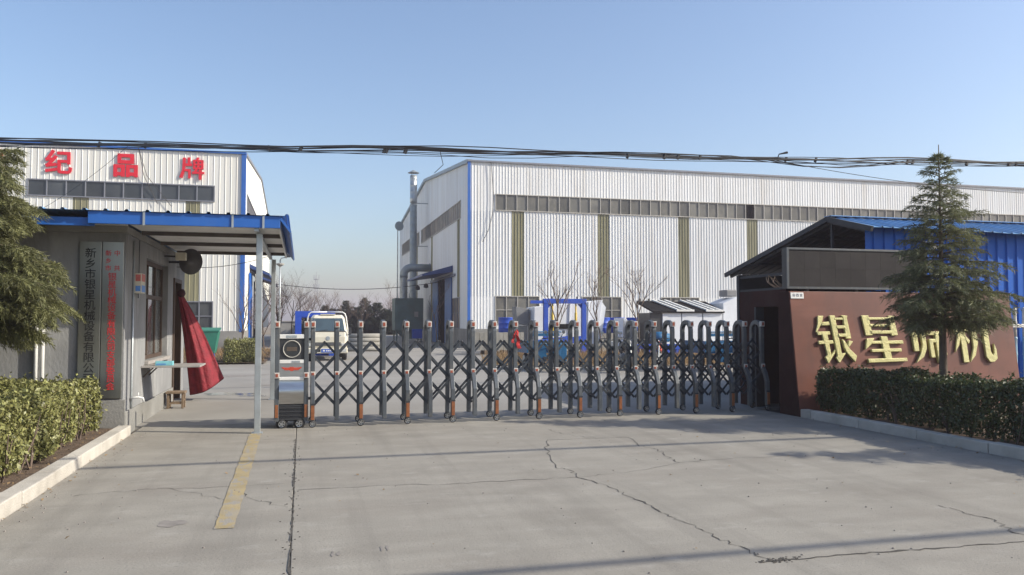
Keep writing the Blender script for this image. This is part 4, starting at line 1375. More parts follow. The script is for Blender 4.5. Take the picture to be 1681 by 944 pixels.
box('end_wall', 'shed_dark', sd, RX1 - 0.05, RX1, 13.4, BY - 0.45, 0, 2.7)
box('gable_panel', 'shed_dark', sd, RX0 + 0.06, RX0 + 0.1, 13.3, BY - 0.6, 0, 2.2)
clad('blue_wall', 'blue_clad', sd, (0, 13.28, 0), (1, 0, 0), (0, -1, 0), 10.4, RX1, 0.0, 3.4, pitch=0.24, rib=0.03)
sc_ = empty('security_camera', (11.6, 12.9, 3.02), 'white security camera under the blue shed roof, partly behind the cedar', 'camera')
MB().bar((11.72, 12.98, 3.02), (11.46, 12.78, 2.96), 0.07, 0.07).build('camera_body', 'white_plastic', sc_, bevel=0.01)
MB().tube([(11.62, 12.92, 3.04), (11.66, 13.05, 3.12), (11.66, 13.22, 3.14)], 0.015, 8).build('arm', 'white_plastic', sc_)

# bamboo styled fence right of the sign wall
bf = empty('bamboo_fence', (13.7, 12.9, 0), 'pale blue and white bamboo styled railing at the right edge', 'fence')
for k, x in enumerate(np.arange(13.02, 15.5, 0.225)):
    m = MB()
    pr_ = []
    z = 0.0
    while z < 1.86:
        pr_ += [(z, 0.036), (z + 0.02, 0.044), (z + 0.05, 0.036), (z + 0.2, 0.034)]
        z += 0.31
    pr_ = [q for q in pr_ if q[0] < 1.84] + [(1.84, 0.034), (1.87, 0.01)]
    low_ = [q for q in pr_ if q[0] < 1.3]
    lo = MB().lathe((x, 12.9, 0), (0, 0, 1), low_, 12).build('bamboo_rod', 'bamboo_blue', bf, smooth=True)
    MB().lathe((x, 12.9, 0), (0, 0, 1), [(1.26, 0.033)] + [q for q in pr_ if q[0] >= 1.3], 12).build('rod_tip', 'bamboo_white', lo, smooth=True)
box('rail', 'white_plastic', bf, 12.85, 15.6, 12.84, 12.865, 1.47, 1.54, bevel=0.008)
box('rail', 'white_plastic', bf, 12.85, 15.6, 12.84, 12.865, 0.2, 0.27, bevel=0.008)
# ------------------------------------------------------------------ cream light truck facing the gate
TX, TY = 1.03, 33.6
tk = empty('light_truck', (TX, TY + 2, 0), 'cream light truck with white pipe guard frame facing the gate', 'truck')


def loft(rings):
    """rings: lists of equal-length point loops"""
    m = MB()
    n = len(rings[0])
    for r_ in rings:
        m.v += [tuple(p) for p in r_]
    for k in range(len(rings) - 1):
        for j in range(n):
            m.f.append((k * n + j, k * n + (j + 1) % n, (k + 1) * n + (j + 1) % n, (k + 1) * n + j))
    m.f.append(tuple(range(n))[::-1])
    m.f.append(tuple((len(rings) - 1) * n + j for j in range(n)))
    return m


def ring(z, hw, yf, yb, c=0.1):
    return [(TX - hw + c, TY + yf, z), (TX + hw - c, TY + yf, z), (TX + hw, TY + yf + c, z), (TX + hw, TY + yb, z), (TX - hw, TY + yb, z), (TX - hw, TY + yf + c, z)]


cabm = loft([ring(0.42, 0.74, 0.06, 1.45), ring(0.6, 0.77, 0.0, 1.5), ring(0.95, 0.78, 0.0, 1.5), ring(1.15, 0.77, 0.05, 1.5), ring(1.74, 0.66, 0.36, 1.45), ring(1.85, 0.58, 0.5, 1.35)])
cab = cabm.build('cab', 'truck_cream', tk, bevel=0.03)


def slant(xa, xb, za, zb, off, sh=0.0, m=None):
    def yf(z):
        return TY + 0.05 + (z - 1.15) / 0.59 * 0.31 - off
    m = m or MB()
    return m.quad((TX + xa, yf(za), za), (TX + xb, yf(za), za), (TX + xb - sh, yf(zb), zb), (TX + xa + sh, yf(zb), zb))


ws = slant(-0.66, 0.66, 1.2, 1.71, 0.012, 0.075).build('windshield', 'truck_glass', cab)
slant(-0.69, 0.69, 1.165, 1.195, 0.014, 0.004).build('windshield_seal', 'rubber', cab)
for x in (-0.35, 0.2):
    MB().bar((TX + x, TY + 0.05, 1.19), (TX + x + 0.33, TY + 0.075, 1.25), 0.015, 0.012).build('wiper', 'rubber', cab)
box('roof_visor', 'truck_cream', cab, TX - 0.3, TX + 0.3, TY + 0.42, TY + 0.6, 1.851, 1.885, bevel=0.01)
for s_ in (-1, 1):
    m = MB().quad((TX + s_ * 0.768, TY + 0.35, 1.2), (TX + s_ * 0.768, TY + 1.2, 1.2), (TX + s_ * 0.685, TY + 1.2, 1.68), (TX + s_ * 0.685, TY + 0.52, 1.68))
    m.v = [(a + s_ * 0.012, b, c) for a, b, c in m.v]
    m.build('side_window', 'truck_glass', cab)
gr = box('grille', 'black_metal', cab, TX - 0.5, TX + 0.5, TY - 0.022, TY - 0.002, 0.6, 0.74)
for z in (0.63, 0.665, 0.7):
    box('grille_slat', 'machine_grey', gr, TX - 0.48, TX + 0.48, TY - 0.03, TY - 0.023, z, z + 0.012)
MB().lathe((TX, TY - 0.001, 0.9), (0, -1, 0), [(0, 0.085), (0.012, 0.08), (0.014, 0.05)], 20).build('badge', 'galv', cab)
box('nameplate', 'galv', cab, TX + 0.4, TX + 0.52, TY - 0.006, TY - 0.001, 1.0, 1.03)
bp = box('bumper', 'truck_cream', tk, TX - 0.78, TX + 0.78, TY - 0.1, TY + 0.06, 0.3, 0.52, bevel=0.03)
box('air_intake', 'void', bp, TX - 0.5, TX - 0.3, TY - 0.106, TY - 0.101, 0.36, 0.46)
npl = box('number_plate', 'plate_blue', bp, TX - 0.26, TX + 0.2, TY - 0.112, TY - 0.102, 0.34, 0.48)
box('plate_characters', 'white_plastic', npl, TX - 0.2, TX - 0.12, TY - 0.115, TY - 0.1125, 0.38, 0.44)
for k in range(4):
    box('plate_characters', 'white_plastic', npl, TX - 0.07 + k * 0.065, TX - 0.03 + k * 0.065, TY - 0.115, TY - 0.1125, 0.38, 0.44)
for s_ in (-1, 1):
    hl = MB().prism([(0.5, 0.42), (0.76, 0.42), (0.77, 0.72), (0.62, 0.72)], (TX, TY - 0.016, 0), (s_, 0, 0), (0, 0, 1), (0, -1, 0), 0.02).build('headlight', 'lamp_glass', tk, bevel=0.008) if False else None
    xx = TX + s_ * 0.64
    box('headlight', 'lamp_glass', tk, xx - 0.11, xx + 0.1, TY - 0.03, TY + 0.05, 0.58, 0.7, bevel=0.015)
    fl_ = box('fog_light', 'lamp_glass', tk, xx - 0.1, xx + 0.08, TY - 0.112, TY - 0.101, 0.36, 0.47)
    xm = TX + s_ * 0.86
    MB().tube([(TX + s_ * 0.76, TY + 0.2, 1.0), (xm, TY + 0.05, 1.1), (xm, TY + 0.05, 1.3)], 0.012, 6).build('mirror_arm', 'black_metal', tk)
    box('mirror', 'black_metal', tk, xm - 0.06, xm + 0.06, TY + 0.01, TY + 0.05, 1.05, 1.32, bevel=0.015)
    for yy in (0.62, 3.3):
        w_ = MB().lathe((TX + s_ * 0.74, TY + yy, 0.32), (s_, 0, 0), [(-0.17, 0.2), (-0.165, 0.3), (-0.12, 0.32), (0.0, 0.32), (0.03, 0.3), (0.035, 0.2)], 22).build('wheel', 'rubber', tk, smooth=True)
        MB().lathe((TX + s_ * 0.74, TY + yy, 0.32), (s_, 0, 0), [(0.0, 0.19), (0.037, 0.19), (0.04, 0.06), (0.05, 0.05)], 16).build('rim', 'galv', w_)
fr_ = MB()
for s_ in (-1, 1):
    fr_.tube([(TX + s_ * 0.86, TY + 1.55, 0.7), (TX + s_ * 0.86, TY + 1.55, 1.2), (TX + s_ * 0.79, TY + 1.55, 1.75), (TX + s_ * 0.74, TY + 1.55, 1.9), (TX + s_ * 0.64, TY + 1.55, 1.97), (TX, TY + 1.55, 1.98)], 0.028, 8)
fr_.tube([(TX - 0.85, TY + 1.56, 1.3), (TX + 0.85, TY + 1.56, 1.3)], 0.02, 8)
fr_.build('guard_frame', 'pipe_white', tk, smooth=True)
box('chassis', 'black_metal', tk, TX - 0.4, TX + 0.4, TY + 0.2, TY + 4.2, 0.3, 0.5)
bed = box('cargo_bed', 'blue_steel', tk, TX - 0.8, TX + 0.8, TY + 1.65, TY + 4.4, 0.62, 0.68)
for s_ in (-1, 1):
    box('side_board', 'truck_cream', bed, TX + s_ * 0.8 - 0.02, TX + s_ * 0.8 + 0.02, TY + 1.65, TY + 4.4, 0.681, 1.05)
box('front_board', 'truck_cream', bed, TX - 0.78, TX + 0.78, TY + 1.65, TY + 1.69, 0.681, 1.05)

# blue steel frame standing behind the truck
bs = empty('blue_gantry', (0.9, 38.3, 0), 'bright blue steel portal frame standing behind the cream truck', 'frame')
for x in (-0.3, 1.2):
    box('upright', 'blue_steel', bs, x, x + 0.28, 38.2, 38.42, 0, 1.8, bevel=0.01)
box('crossbeam', 'blue_steel', bs, -0.3, 1.48, 38.2, 38.42, 1.801, 2.05, bevel=0.01)
box('crossbeam', 'blue_steel', bs, -0.3, 1.48, 38.6, 38.8, 1.75, 1.95, bevel=0.01)
for x in (-0.25, 1.25):
    box('upright', 'blue_steel', bs, x, x + 0.18, 38.6, 38.8, 0, 1.749)
box('base_beam', 'blue_steel', bs, -0.29, 1.47, 38.425, 38.595, 0.02, 0.2)

# ------------------------------------------------------------------ extraction plant beside the right hall
dcx = empty('dust_extractor', (8.0, 62, 0), 'green dust extractor cabinet with a tall metal chimney beside the right hall', 'machine')
box('cabinet', 'green_paint', dcx, 6.75, 8.9, 61.2, 63.2, 0.9, 3.32, bevel=0.02)
for (x, y) in ((6.85, 61.3), (8.7, 61.3), (6.85, 63.0), (8.7, 63.0)):
    box('leg', 'green_paint', dcx, x, x + 0.1, y, y + 0.1, 0, 0.9)
MB().prism([(6.9, 0.9), (8.75, 0.9), (8.1, 0.25), (7.6, 0.25)], (0, 61.5, 0), (1, 0, 0), (0, 0, 1), (0, 1, 0), 1.4).build('hopper', 'green_paint', dcx)
box('control_box', 'crate_grey', dcx, 8.2, 8.5, 61.1, 61.19, 1.9, 2.3)
box('motor_housing', 'blue_steel', dcx, 8.0, 8.7, 60.3, 61.0, 0.3, 1.0, bevel=0.03)
st_ = MB()
pr_ = []
z = 2.4
k = 0
while z < 13.0:
    pr_ += [(z, 0.275), (z + 0.02, 0.29), (z + 0.05, 0.29), (z + 0.07, 0.275), (z + 0.5, 0.275)]
    z += 0.52
MB().lathe((8.45, 63.8, 0), (0, 0, 1), [q for q in pr_ if q[0] < 11.0], 20).build('chimney', 'duct', dcx, smooth=True)
MB().lathe((8.45, 63.8, 0), (0, 0, 1), [(10.9, 0.265)] + [q for q in pr_ if 11.0 <= q[0] < 12.9] + [(13.1, 0.265)], 20).build('chimney_top', 'galv', dcx, smooth=True)
MB().lathe((8.45, 63.8, 13.3), (0, 0, 1), [(0, 0.45), (0.02, 0.46), (0.2, 0.12), (0.24, 0.05)], 18).build('rain_cap', 'duct', dcx)
for a in range(3):
    MB().tube([(8.45 + 0.25 * math.cos(a * 2.1), 63.8 + 0.25 * math.sin(a * 2.1), 13.0), (8.45 + 0.3 * math.cos(a * 2.1), 63.8 + 0.3 * math.sin(a * 2.1), 13.33)], 0.015, 5).build('cap_strut', 'duct', dcx)
el = [(9.55, 62, 5.67), (8.3, 62, 5.67)]
for k in range(7):
    a = math.pi / 2 * k / 6
    el.append((8.05 - 0.55 * math.sin(a), 62, 5.67 - 0.55 * (1 - math.cos(a))))
MB().tube(el + [(7.5, 62, 4.9)], 0.3, 18).build('elbow_duct', 'duct', dcx, smooth=True)
rp_ = []
z = 3.3
while z < 4.95:
    rp_ += [(z, 0.28), (z + 0.03, 0.33), (z + 0.06, 0.28)]
    z += 0.11
MB().lathe((7.5, 62, 0), (0, 0, 1), rp_, 18).build('flexible_hose', 'galv', dcx, smooth=True)
MB().lathe((9.5, 62, 5.67), (-1, 0, 0), [(0, 0.36), (0.05, 0.36), (0.06, 0.3)], 18).build('flange', 'duct', dcx)
MB().bar((8.45, 63.8, 7.5), (FX, 63.8, 7.5), 0.06, 0.06).build('stay', 'duct', dcx)
MB().bar((8.45, 63.8, 10.9), (FX, 63.8, 10.9), 0.06, 0.06).build('stay', 'duct', dcx)


# ------------------------------------------------------------------ lamps, tower, far wall
lp = empty('lamp_post', (-1.15, 45, 0), 'thin lamp post with floodlight box behind the canopy post', 'lamp')
MB().tube([(-1.15, 45, 0), (-1.15, 45, 2.5), (-1.15, 45, 4.85)], [0.055, 0.045, 0.035], 10).build('pole', 'galv', lp, smooth=True)
MB().tube([(-1.15, 45, 4.8), (-1.1, 44.95, 4.95), (-0.8, 44.9, 5.0)], 0.025, 6).build('arm', 'galv', lp)
box('floodlight', 'black_metal', lp, -0.92, -0.62, 44.75, 45.0, 5.0, 5.28, bevel=0.02)
MB().lathe((-1.15, 45, 4.5), (0, 0, 1), [(0, 0.05), (0.1, 0.2), (0.16, 0.22), (0.2, 0.05)], 12).build('lamp_shade', 'frame', lp)
MB().bar((-1.95, 45, 2.95), (-0.75, 45, 2.92), 0.05, 0.04).build('cross_arm', 'purlin', lp)
l2 = empty('lamp_post', (8.72, 77, 0), 'tall thin lamp post with round head behind the chimney', 'lamp')
MB().tube([(8.72, 77, 0), (8.72, 77, 10.2)], [0.08, 0.05], 8).build('pole', 'galv', l2)
MB().lathe((8.85, 77, 10.6), (0.3, -1, 0), [(-0.1, 0.1), (-0.06, 0.42), (0.04, 0.45), (0.08, 0.4)], 16).build('lamp_head', 'duct', l2)
MB().bar((8.72, 77, 10.2), (8.85, 77, 10.4), 0.06, 0.06).build('bracket', 'galv', l2)

tw = empty('radio_tower', (4.9, 300, 0), 'thin distant radio mast above the far trees', 'tower')
m = MB()
for (sx, sy) in ((-1, -1), (1, -1), (1, 1), (-1, 1)):
    m.bar((4.9 + sx * 1.0, 300 + sy * 1.0, -0.3), (4.9 + sx * 0.28, 300 + sy * 0.28, 17), 0.14, 0.14)
for k in range(16):
    z0, z1 = k * 1.06, (k + 1) * 1.06
    w0, w1 = 1 - 0.72 * z0 / 17, 1 - 0.72 * z1 / 17
    m.bar((4.9 - w0, 299, z0), (4.9 + w1, 299, z1), 0.07, 0.07).bar((4.9 + w0, 299, z0), (4.9 - w1, 299, z1), 0.07, 0.07)
m.build('lattice', 'tower_grey', tw)
MB().tube([(4.9, 300, 17), (4.9, 300, 19.3)], 0.08, 6).build('mast', 'tower_grey', tw)
for z in (13.2, 16.4):
    MB().lathe((4.9, 300, z), (0, 0, 1), [(0, 0.9), (0.12, 1.0), (0.2, 0.9)], 12).build('platform', 'tower_grey', tw)
    for k in range(3):
        a = k * 2.1 + 0.4
        box('antenna', 'tower_grey', tw, 4.9 + math.cos(a) - 0.12, 4.9 + math.cos(a) + 0.12, 300 + math.sin(a) - 0.08, 300 + math.sin(a) + 0.08, z + 0.2, z + 1.7)

bw = empty('boundary_wall', (3, 99, 0), 'low grey boundary wall closing the yard far behind the truck', 'wall')
box('wall', 'far_wall', bw, -3.1, 9.6, 98.8, 99.1, -0.2, 1.5)
box('coping', 'far_wall', bw, -3.1, 9.6, 98.7, 99.2, 1.501, 1.6)
pst = empty('pipe_stack', (2.9, 44, 0), 'stack of grey pipes lying behind the truck', 'pipes')
for j in range(4):
    for i in range(5 - j):
        x = 2.5 + 0.0 + i * 0.0
        MB().tube([(2.2, 43.5 + i * 0.26 + j * 0.13, 0.13 + j * 0.225), (4.3, 43.5 + i * 0.26 + j * 0.13, 0.13 + j * 0.225)], 0.125, 12).build('pipe', 'crate_grey', pst, smooth=True)

# ------------------------------------------------------------------ things standing in the yard
pf = empty('portal_frame', (12.5, 38, 0), 'blue portal frame with two yellow cylinders in front of the white panels', 'frame')
box('upright', 'blue_steel', pf, 11.41, 11.63, 37.9, 38.1, 0, 2.45, bevel=0.01)
box('upright', 'blue_steel', pf, 13.37, 13.59, 37.9, 38.1, 0, 2.45, bevel=0.01)
box('crossbeam', 'blue_steel', pf, 11.4, 13.6, 37.89, 38.11, 2.451, 2.69, bevel=0.01)
for (xa, s_) in ((11.63, 1), (13.37, -1)):
    MB().prism([(0, 2.44), (s_ * 0.22, 2.44), (0, 2.2)], (xa, 37.98, 0), (1, 0, 0), (0, 0, 1), (0, 1, 0), 0.04).build('gusset', 'blue_steel', pf)
box('side_arm', 'blue_steel', pf, 10.75, 11.395, 37.92, 38.08, 2.45, 2.6)
box('side_box', 'blue_steel', pf, 10.72, 11.0, 37.85, 38.15, 2.3, 2.62, bevel=0.01) if False else None
for x in (11.88, 13.08):
    MB().lathe((x, 38.0, 1.1), (0, 0, 1), [(0, 0.05), (0.02, 0.065), (0.9, 0.065), (0.92, 0.04), (1.36, 0.04)], 12).build('cylinder', 'yellow_steel', pf, smooth=True)
for x in (11.85, 13.15):
    MB().lathe((x, 38.0, 2.69), (0, 0, 1), [(0, 0.05), (0.1, 0.05), (0.12, 0.02)], 8).build('bolt', 'black_metal', pf)

wpn = empty('machine_casing', (13, 40, 0), 'large crooked white sheet metal casing behind the blue portal frame', 'machine')
m = MB().prism([(11.25, 0.5), (14.6, 0.42), (14.95, 2.68), (11.3, 2.3)], (0, 39.2, 0), (1, 0, 0), (0, 0, 1), (0, 1, 0), 1.5)
m.build('casing', 'machine_white', wpn, bevel=0.02)
for x in (12.2, 13.1, 14.1):
    MB().bar((x, 39.17, 0.55), (x + 0.08, 39.17, 2.38 + (x - 12) * 0.1), 0.05, 0.05).build('rib', 'machine_white', wpn)
MB().prism([(14.62, 0.45), (14.9, 0.45), (15.2, 2.3), (14.98, 2.6)], (0, 39.4, 0), (1, 0, 0), (0, 0, 1), (0, 1, 0), 1.2).build('end_plate', 'machine_white', wpn)
box('access_hatch', 'void', wpn, 12.6, 13.2, 39.15, 39.19, 1.2, 1.45)
for x in (11.5, 14.2):
    box('skid', 'black_metal', wpn, x, x + 0.2, 39.25, 40.6, 0, 0.44)
ob = empty('steel_box', (11.0, 40.3, 0), 'grey steel box beside the white machine casing', 'box')
MB().prism([(10.55, 1.45), (11.15, 1.38), (11.2, 2.2), (10.5, 2.32)], (0, 39.8, 0), (1, 0, 0), (0, 0, 1), (0, 1, 0), 0.8).build('hopper', 'machine_grey', ob, bevel=0.01)
box('lower_box', 'crate_grey', ob, 10.65, 11.1, 39.85, 40.5, 0.0, 1.37, bevel=0.01)


def drum(x, y, label):
    e = empty('oil_drum', (x, y, 0), label, 'drum', 'blue drums by the right hall')
    MB().lathe((x, y, 0.9), (0, 0, 1), [(0, 0.42), (0.01, 0.44), (0.28, 0.44), (0.3, 0.455), (0.32, 0.44), (0.56, 0.44), (0.58, 0.455), (0.6, 0.44), (0.86, 0.44), (0.88, 0.45), (0.9, 0.42)], 24).build('shell', 'blue_steel', e, smooth=True)
    MB().lathe((x, y, 1.8), (0, 0, 1), [(-0.03, 0.41), (-0.02, 0.41)], 24).build('lid', 'blue_steel', e)
    box('stand', 'crate_grey', e, x - 0.5, x + 0.5, y - 0.5, y + 0.5, 0, 0.9)


drum(11.05, 44.0, 'single blue drum left of the crooked white casing')
drum(16.75, 44.0, 'blue drum nearest the white casing in the group of three')
drum(17.75, 44.2, 'blue drum in the middle of the group of three')
drum(18.7, 44.0, 'blue drum nearest the white cabinets in the group of three')

for i, (xa, xb) in enumerate(((7.75, 8.65), (8.72, 9.6), (9.65, 10.4))):
    c_ = empty('grey_crate', ((xa + xb) / 2, 38.3, 0), ('leftmost grey crate beneath the blue corner strip', 'middle grey crate left of the red cloth', 'rightmost grey crate behind the red cloth')[i], 'crate', 'grey crates in front of the hall')
    nn = 4
    w_ = (xb - xa) / nn
    for k in range(nn):
        box('plank', 'crate_grey', c_, xa + k * w_ + 0.006, xa + (k + 1) * w_ - 0.006, 37.9, 37.93, 0.2, 1.05 + 0.01 * (k % 2))
    box('core', 'crate_grey', c_, xa + 0.01, xb - 0.01, 37.932, 38.8, 0.2, 1.04)
    for x in (xa + 0.05, xb - 0.2):
        box('skid', 'wood', c_, x, x + 0.15, 37.9, 38.8, 0, 0.199)

# white cabinets with sloping slatted tops
cabs = empty('screen_machine', (18.9, 37.5, 0), 'row of white machine cabinets with sloping slatted tops', 'machine')
for i, (xa, xb) in enumerate(((17.25, 18.25), (18.3, 19.4), (19.45, 20.5))):
    box('cabinet', 'machine_white', cabs, xa, xb, 37.0, 38.6, 0.35, 2.06, bevel=0.02)
box('end_cabinet', 'black_metal', cabs, 16.6, 17.24, 37.05, 38.6, 0.3, 2.0, bevel=0.02)
MB().prism([(36.9, 2.08), (38.9, 2.62), (38.9, 2.5), (36.9, 2.0)], (16.7, 0, 0), (0, 1, 0), (0, 0, 1), (1, 0, 0), 3.9).build('sloping_deck', 'void', cabs)
for k, x in enumerate((17.9, 18.25, 18.6, 19.5, 19.85, 20.2)):
    MB().bar((x + 0.2, 36.88, 2.13), (x - 0.35, 38.85, 2.68), 0.13, 0.06).build('slat', 'pipe_white', cabs)
for xa in (17.8, 19.4):
    MB().bar((xa + 0.15, 36.88, 2.12), (xa + 1.1, 36.88, 2.12), 0.08, 0.1).build('slat_rail', 'pipe_white', cabs)
for x in (16.8, 17.3, 18.0, 18.7, 19.2, 19.8):
    box('lifting_lug', 'black_metal', cabs, x, x + 0.08, 38.8, 38.88, 2.63, 2.76)
MB().bar((16.7, 38.92, 2.62), (20.6, 38.92, 2.62), 0.06, 0.07).build('top_rail', 'frame', cabs)
for x in (16.7, 18.2, 20.2):
    box('leg', 'machine_grey', cabs, x, x + 0.12, 37.1, 37.25, 0, 0.34)
    box('leg', 'machine_grey', cabs, x, x + 0.12, 38.3, 38.45, 0, 0.34)
wb = empty('white_hopper', (21.2, 37.8, 0), 'tall white slanted hopper between the cabinets and the shed', 'machine')
MB().prism([(20.7, 0.3), (21.9, 0.3), (21.9, 2.85), (21.4, 2.8), (20.68, 2.5)], (0, 37.2, 0), (1, 0, 0), (0, 0, 1), (0, 1, 0), 1.6).build('casing', 'machine_white', wb, bevel=0.02)
box('base', 'black_metal', wb, 20.75, 21.8, 37.3, 38.7, 0, 0.299)
box('motor', 'machine_grey', wb, 21.1, 21.7, 37.6, 38.4, 2.86, 3.2, bevel=0.05)
bbx = empty('steel_beam', (20, 40.5, 0), 'blue steel beam on trestles behind the white cabinets', 'beam')
box('beam', 'blue_steel', bbx, 18.6, 21.6, 41.2, 41.4, 2.55, 2.7)
for x in (18.8, 21.3):
    box('trestle', 'blue_steel', bbx, x, x + 0.12, 41.2, 41.4, 0, 2.549)


def bike_wheel(parent, c, ax, r, w):
    wo = MB().lathe(Vector(c) - Vector(ax) * w / 2, ax, [(0, r * 0.78), (w * 0.2, r * 0.97), (w * 0.5, r), (w * 0.8, r * 0.97), (w, r * 0.78)], 22).build('wheel', 'rubber', parent, smooth=True)
    MB().lathe(Vector(c) - Vector(ax) * (w / 2 + 0.004), ax, [(0, r * 0.1), (0.003, r * 0.72), (w + 0.005, r * 0.72), (w + 0.008, r * 0.1)], 16).build('rim', 'galv', wo)
    return wo


def cargo_trike(x, y, label, mirror=1):
    e = empty('cargo_tricycle', (x, y + 1, 0), label, 'tricycle')
    bike_wheel(e, (x, y, 0.27), (1, 0, 0), 0.27, 0.1)
    for s_ in (-1, 1):
        bike_wheel(e, (x + s_ * 0.52, y + 1.75, 0.27), (1, 0, 0), 0.27, 0.12)
        MB().tube([(x + s_ * 0.08, y, 0.27), (x + s_ * 0.08, y + 0.12, 0.7), (x + s_ * 0.1, y + 0.2, 0.98)], 0.022, 8).build('fork', 'black_metal', e, smooth=True)
        MB().tube([(x, y + 0.2, 1.0), (x + s_ * 0.2, y + 0.22, 1.06), (x + s_ * 0.38, y + 0.32, 1.04)], 0.016, 8).build('handlebar', 'black_metal', e, smooth=True)
        MB().tube([(x + s_ * 0.22, y + 0.22, 1.06), (x + s_ * 0.3, y + 0.2, 1.22)], 0.008, 6).build('mirror_stem', 'black_metal', e)
        MB().lathe((x + s_ * 0.3, y + 0.19, 1.25), (0, -1, 0), [(-0.01, 0.02), (0, 0.06), (0.012, 0.055)], 14).build('mirror', 'steel', e)
    MB().prism([(-0.16, 0.5), (0.16, 0.5), (0.2, 0.85), (0.12, 1.0), (-0.12, 1.0), (-0.2, 0.85)], (x, y + 0.06, 0), (1, 0, 0), (0, 0, 1), (0, 1, 0), 0.1).build('front_fairing', 'trike_blue', e, bevel=0.02)
    MB().lathe((x, y + 0.058, 0.88), (0, -1, 0), [(0, 0.08), (0.05, 0.075), (0.06, 0.05)], 16).build('headlight', 'lamp_glass', e)
    MB().tube([(x - 0.12, y - 0.14, 0.5), (x, y - 0.05, 0.58), (x + 0.0, y + 0.25, 0.52)], 0.05, 8).build('mudguard', 'trike_blue', e)
    for s_ in (-1, 1):
        box('leg_shield', 'trike_blue', e, x + s_ * 0.34 - 0.16, x + s_ * 0.34 + 0.16, y + 0.45, y + 0.5, 0.3, 0.9, bevel=0.03)
    box('seat', 'rubber', e, x - 0.18, x + 0.18, y + 0.75, y + 1.15, 0.66, 0.76, bevel=0.03)
    box('tank', 'trike_blue', e, x - 0.12, x + 0.12, y + 0.4, y + 0.75, 0.6, 0.8, bevel=0.04)
    box('chassis', 'black_metal', e, x - 0.3, x + 0.3, y + 0.4, y + 2.5, 0.38, 0.46)
    cb = box('cargo_box', 'trike_blue', e, x - 0.62, x + 0.62, y + 1.2, y + 2.7, 0.55, 0.6)
    box('side_board', 'trike_blue', cb, x - 0.62, x - 0.58, y + 1.2, y + 2.7, 0.601, 0.95)
    box('side_board', 'trike_blue', cb, x + 0.58, x + 0.62, y + 1.2, y + 2.7, 0.601, 0.95)
    box('front_board', 'trike_blue', cb, x - 0.579, x + 0.579, y + 1.2, y + 1.24, 0.601, 0.95)
    hb = MB()
    hb.tube([(x - 0.55, y + 1.22, 0.95), (x - 0.55, y + 1.22, 1.24), (x + 0.55, y + 1.22, 1.24), (x + 0.55, y + 1.22, 0.95)], 0.025, 8)
    hb.box(x - 0.5, x + 0.5, y + 1.205, y + 1.235, 1.1, 1.2)
    hb.build('head_rail', 'trike_blue', cb)
    return e


cargo_trike(7.75, 24.4, 'blue cargo tricycle parked facing the gate below the blue portal frame')
cargo_trike(13.2, 22.6, 'blue cargo tricycle parked in the shade by the shed')


def motorcycle(x, y, ang, label, mat):
    e = empty('motorcycle', (x, y, 0), label, 'motorcycle')
    d_ = Vector((math.cos(ang), math.sin(ang), 0))
    n_ = Vector((-d_.y, d_.x, 0))
    o = Vector((x, y, 0))

    def P(a, b, z):
        return o + d_ * a + n_ * b + Vector((0, 0, z))
    for a in (-0.62, 0.62):
        bike_wheel(e, P(a, 0, 0.3), n_, 0.3, 0.09)
    MB().tube([P(0.62, 0.07, 0.3), P(0.45, 0.07, 0.75), P(0.38, 0.05, 0.98)], 0.02, 8).tube([P(0.62, -0.07, 0.3), P(0.45, -0.07, 0.75), P(0.38, -0.05, 0.98)], 0.02, 8).build('fork', 'galv', e)
    MB().tube([P(0.25, 0.38, 1.03), P(0.36, 0.18, 1.05), P(0.4, 0, 1.0), P(0.36, -0.18, 1.05), P(0.25, -0.38, 1.03)], 0.014, 8).build('handlebar', 'black_metal', e)
    for s_ in (-1, 1):
        MB().tube([P(0.34, s_ * 0.2, 1.05), P(0.36, s_ * 0.28, 1.2)], 0.007, 6).build('mirror_stem', 'black_metal', e)
        MB().lathe(P(0.38, s_ * 0.29, 1.23), d_, [(0, 0.05), (0.015, 0.055), (0.02, 0.03)], 12).build('mirror', 'steel', e)
    MB().lathe(P(0.42, 0, 0.9), d_, [(0, 0.05), (0.06, 0.09), (0.12, 0.085), (0.13, 0.06)], 14).build('headlight', 'lamp_glass', e)
    MB().tube([P(0.36, 0, 0.78), P(0.2, 0, 0.83), P(-0.05, 0, 0.76)], [0.07, 0.13, 0.1], 12).build('tank', mat, e, smooth=True)
    MB().tube([P(-0.02, 0, 0.75), P(-0.3, 0, 0.77), P(-0.68, 0, 0.82)], [0.08, 0.12, 0.07], 10).build('seat', 'rubber', e, smooth=True)
    MB().tube([P(0.15, 0, 0.45), P(-0.1, 0, 0.4), P(-0.25, 0, 0.45)], [0.12, 0.16, 0.1], 10).build('engine', 'machine_grey', e, smooth=True)
    MB().tube([P(0.38, 0, 0.92), P(0.2, 0, 0.5), P(-0.2, 0, 0.35), P(-0.62, 0, 0.3)], 0.025, 8).tube([P(-0.1, 0, 0.7), P(-0.62, 0.08, 0.35)], 0.02, 8).build('frame', 'black_metal', e)
    MB().tube([P(0.1, 0.12, 0.3), P(-0.4, 0.14, 0.28), P(-0.85, 0.15, 0.36)], [0.02, 0.04, 0.045], 10).build('exhaust', 'steel', e, smooth=True)
    MB().tube([P(-0.4, 0, 0.62), P(-0.68, 0, 0.66), P(-0.9, 0, 0.55)], [0.05, 0.08, 0.03], 8).build('mudguard', mat, e)
    return e


motorcycle(9.5, 24.2, -1.9, 'black motorcycle just right of the blue cargo tricycle', 'black_metal')
motorcycle(11.3, 24.6, -2.1, 'dark motorcycle below the white machine cabinets', 'red_emblem')

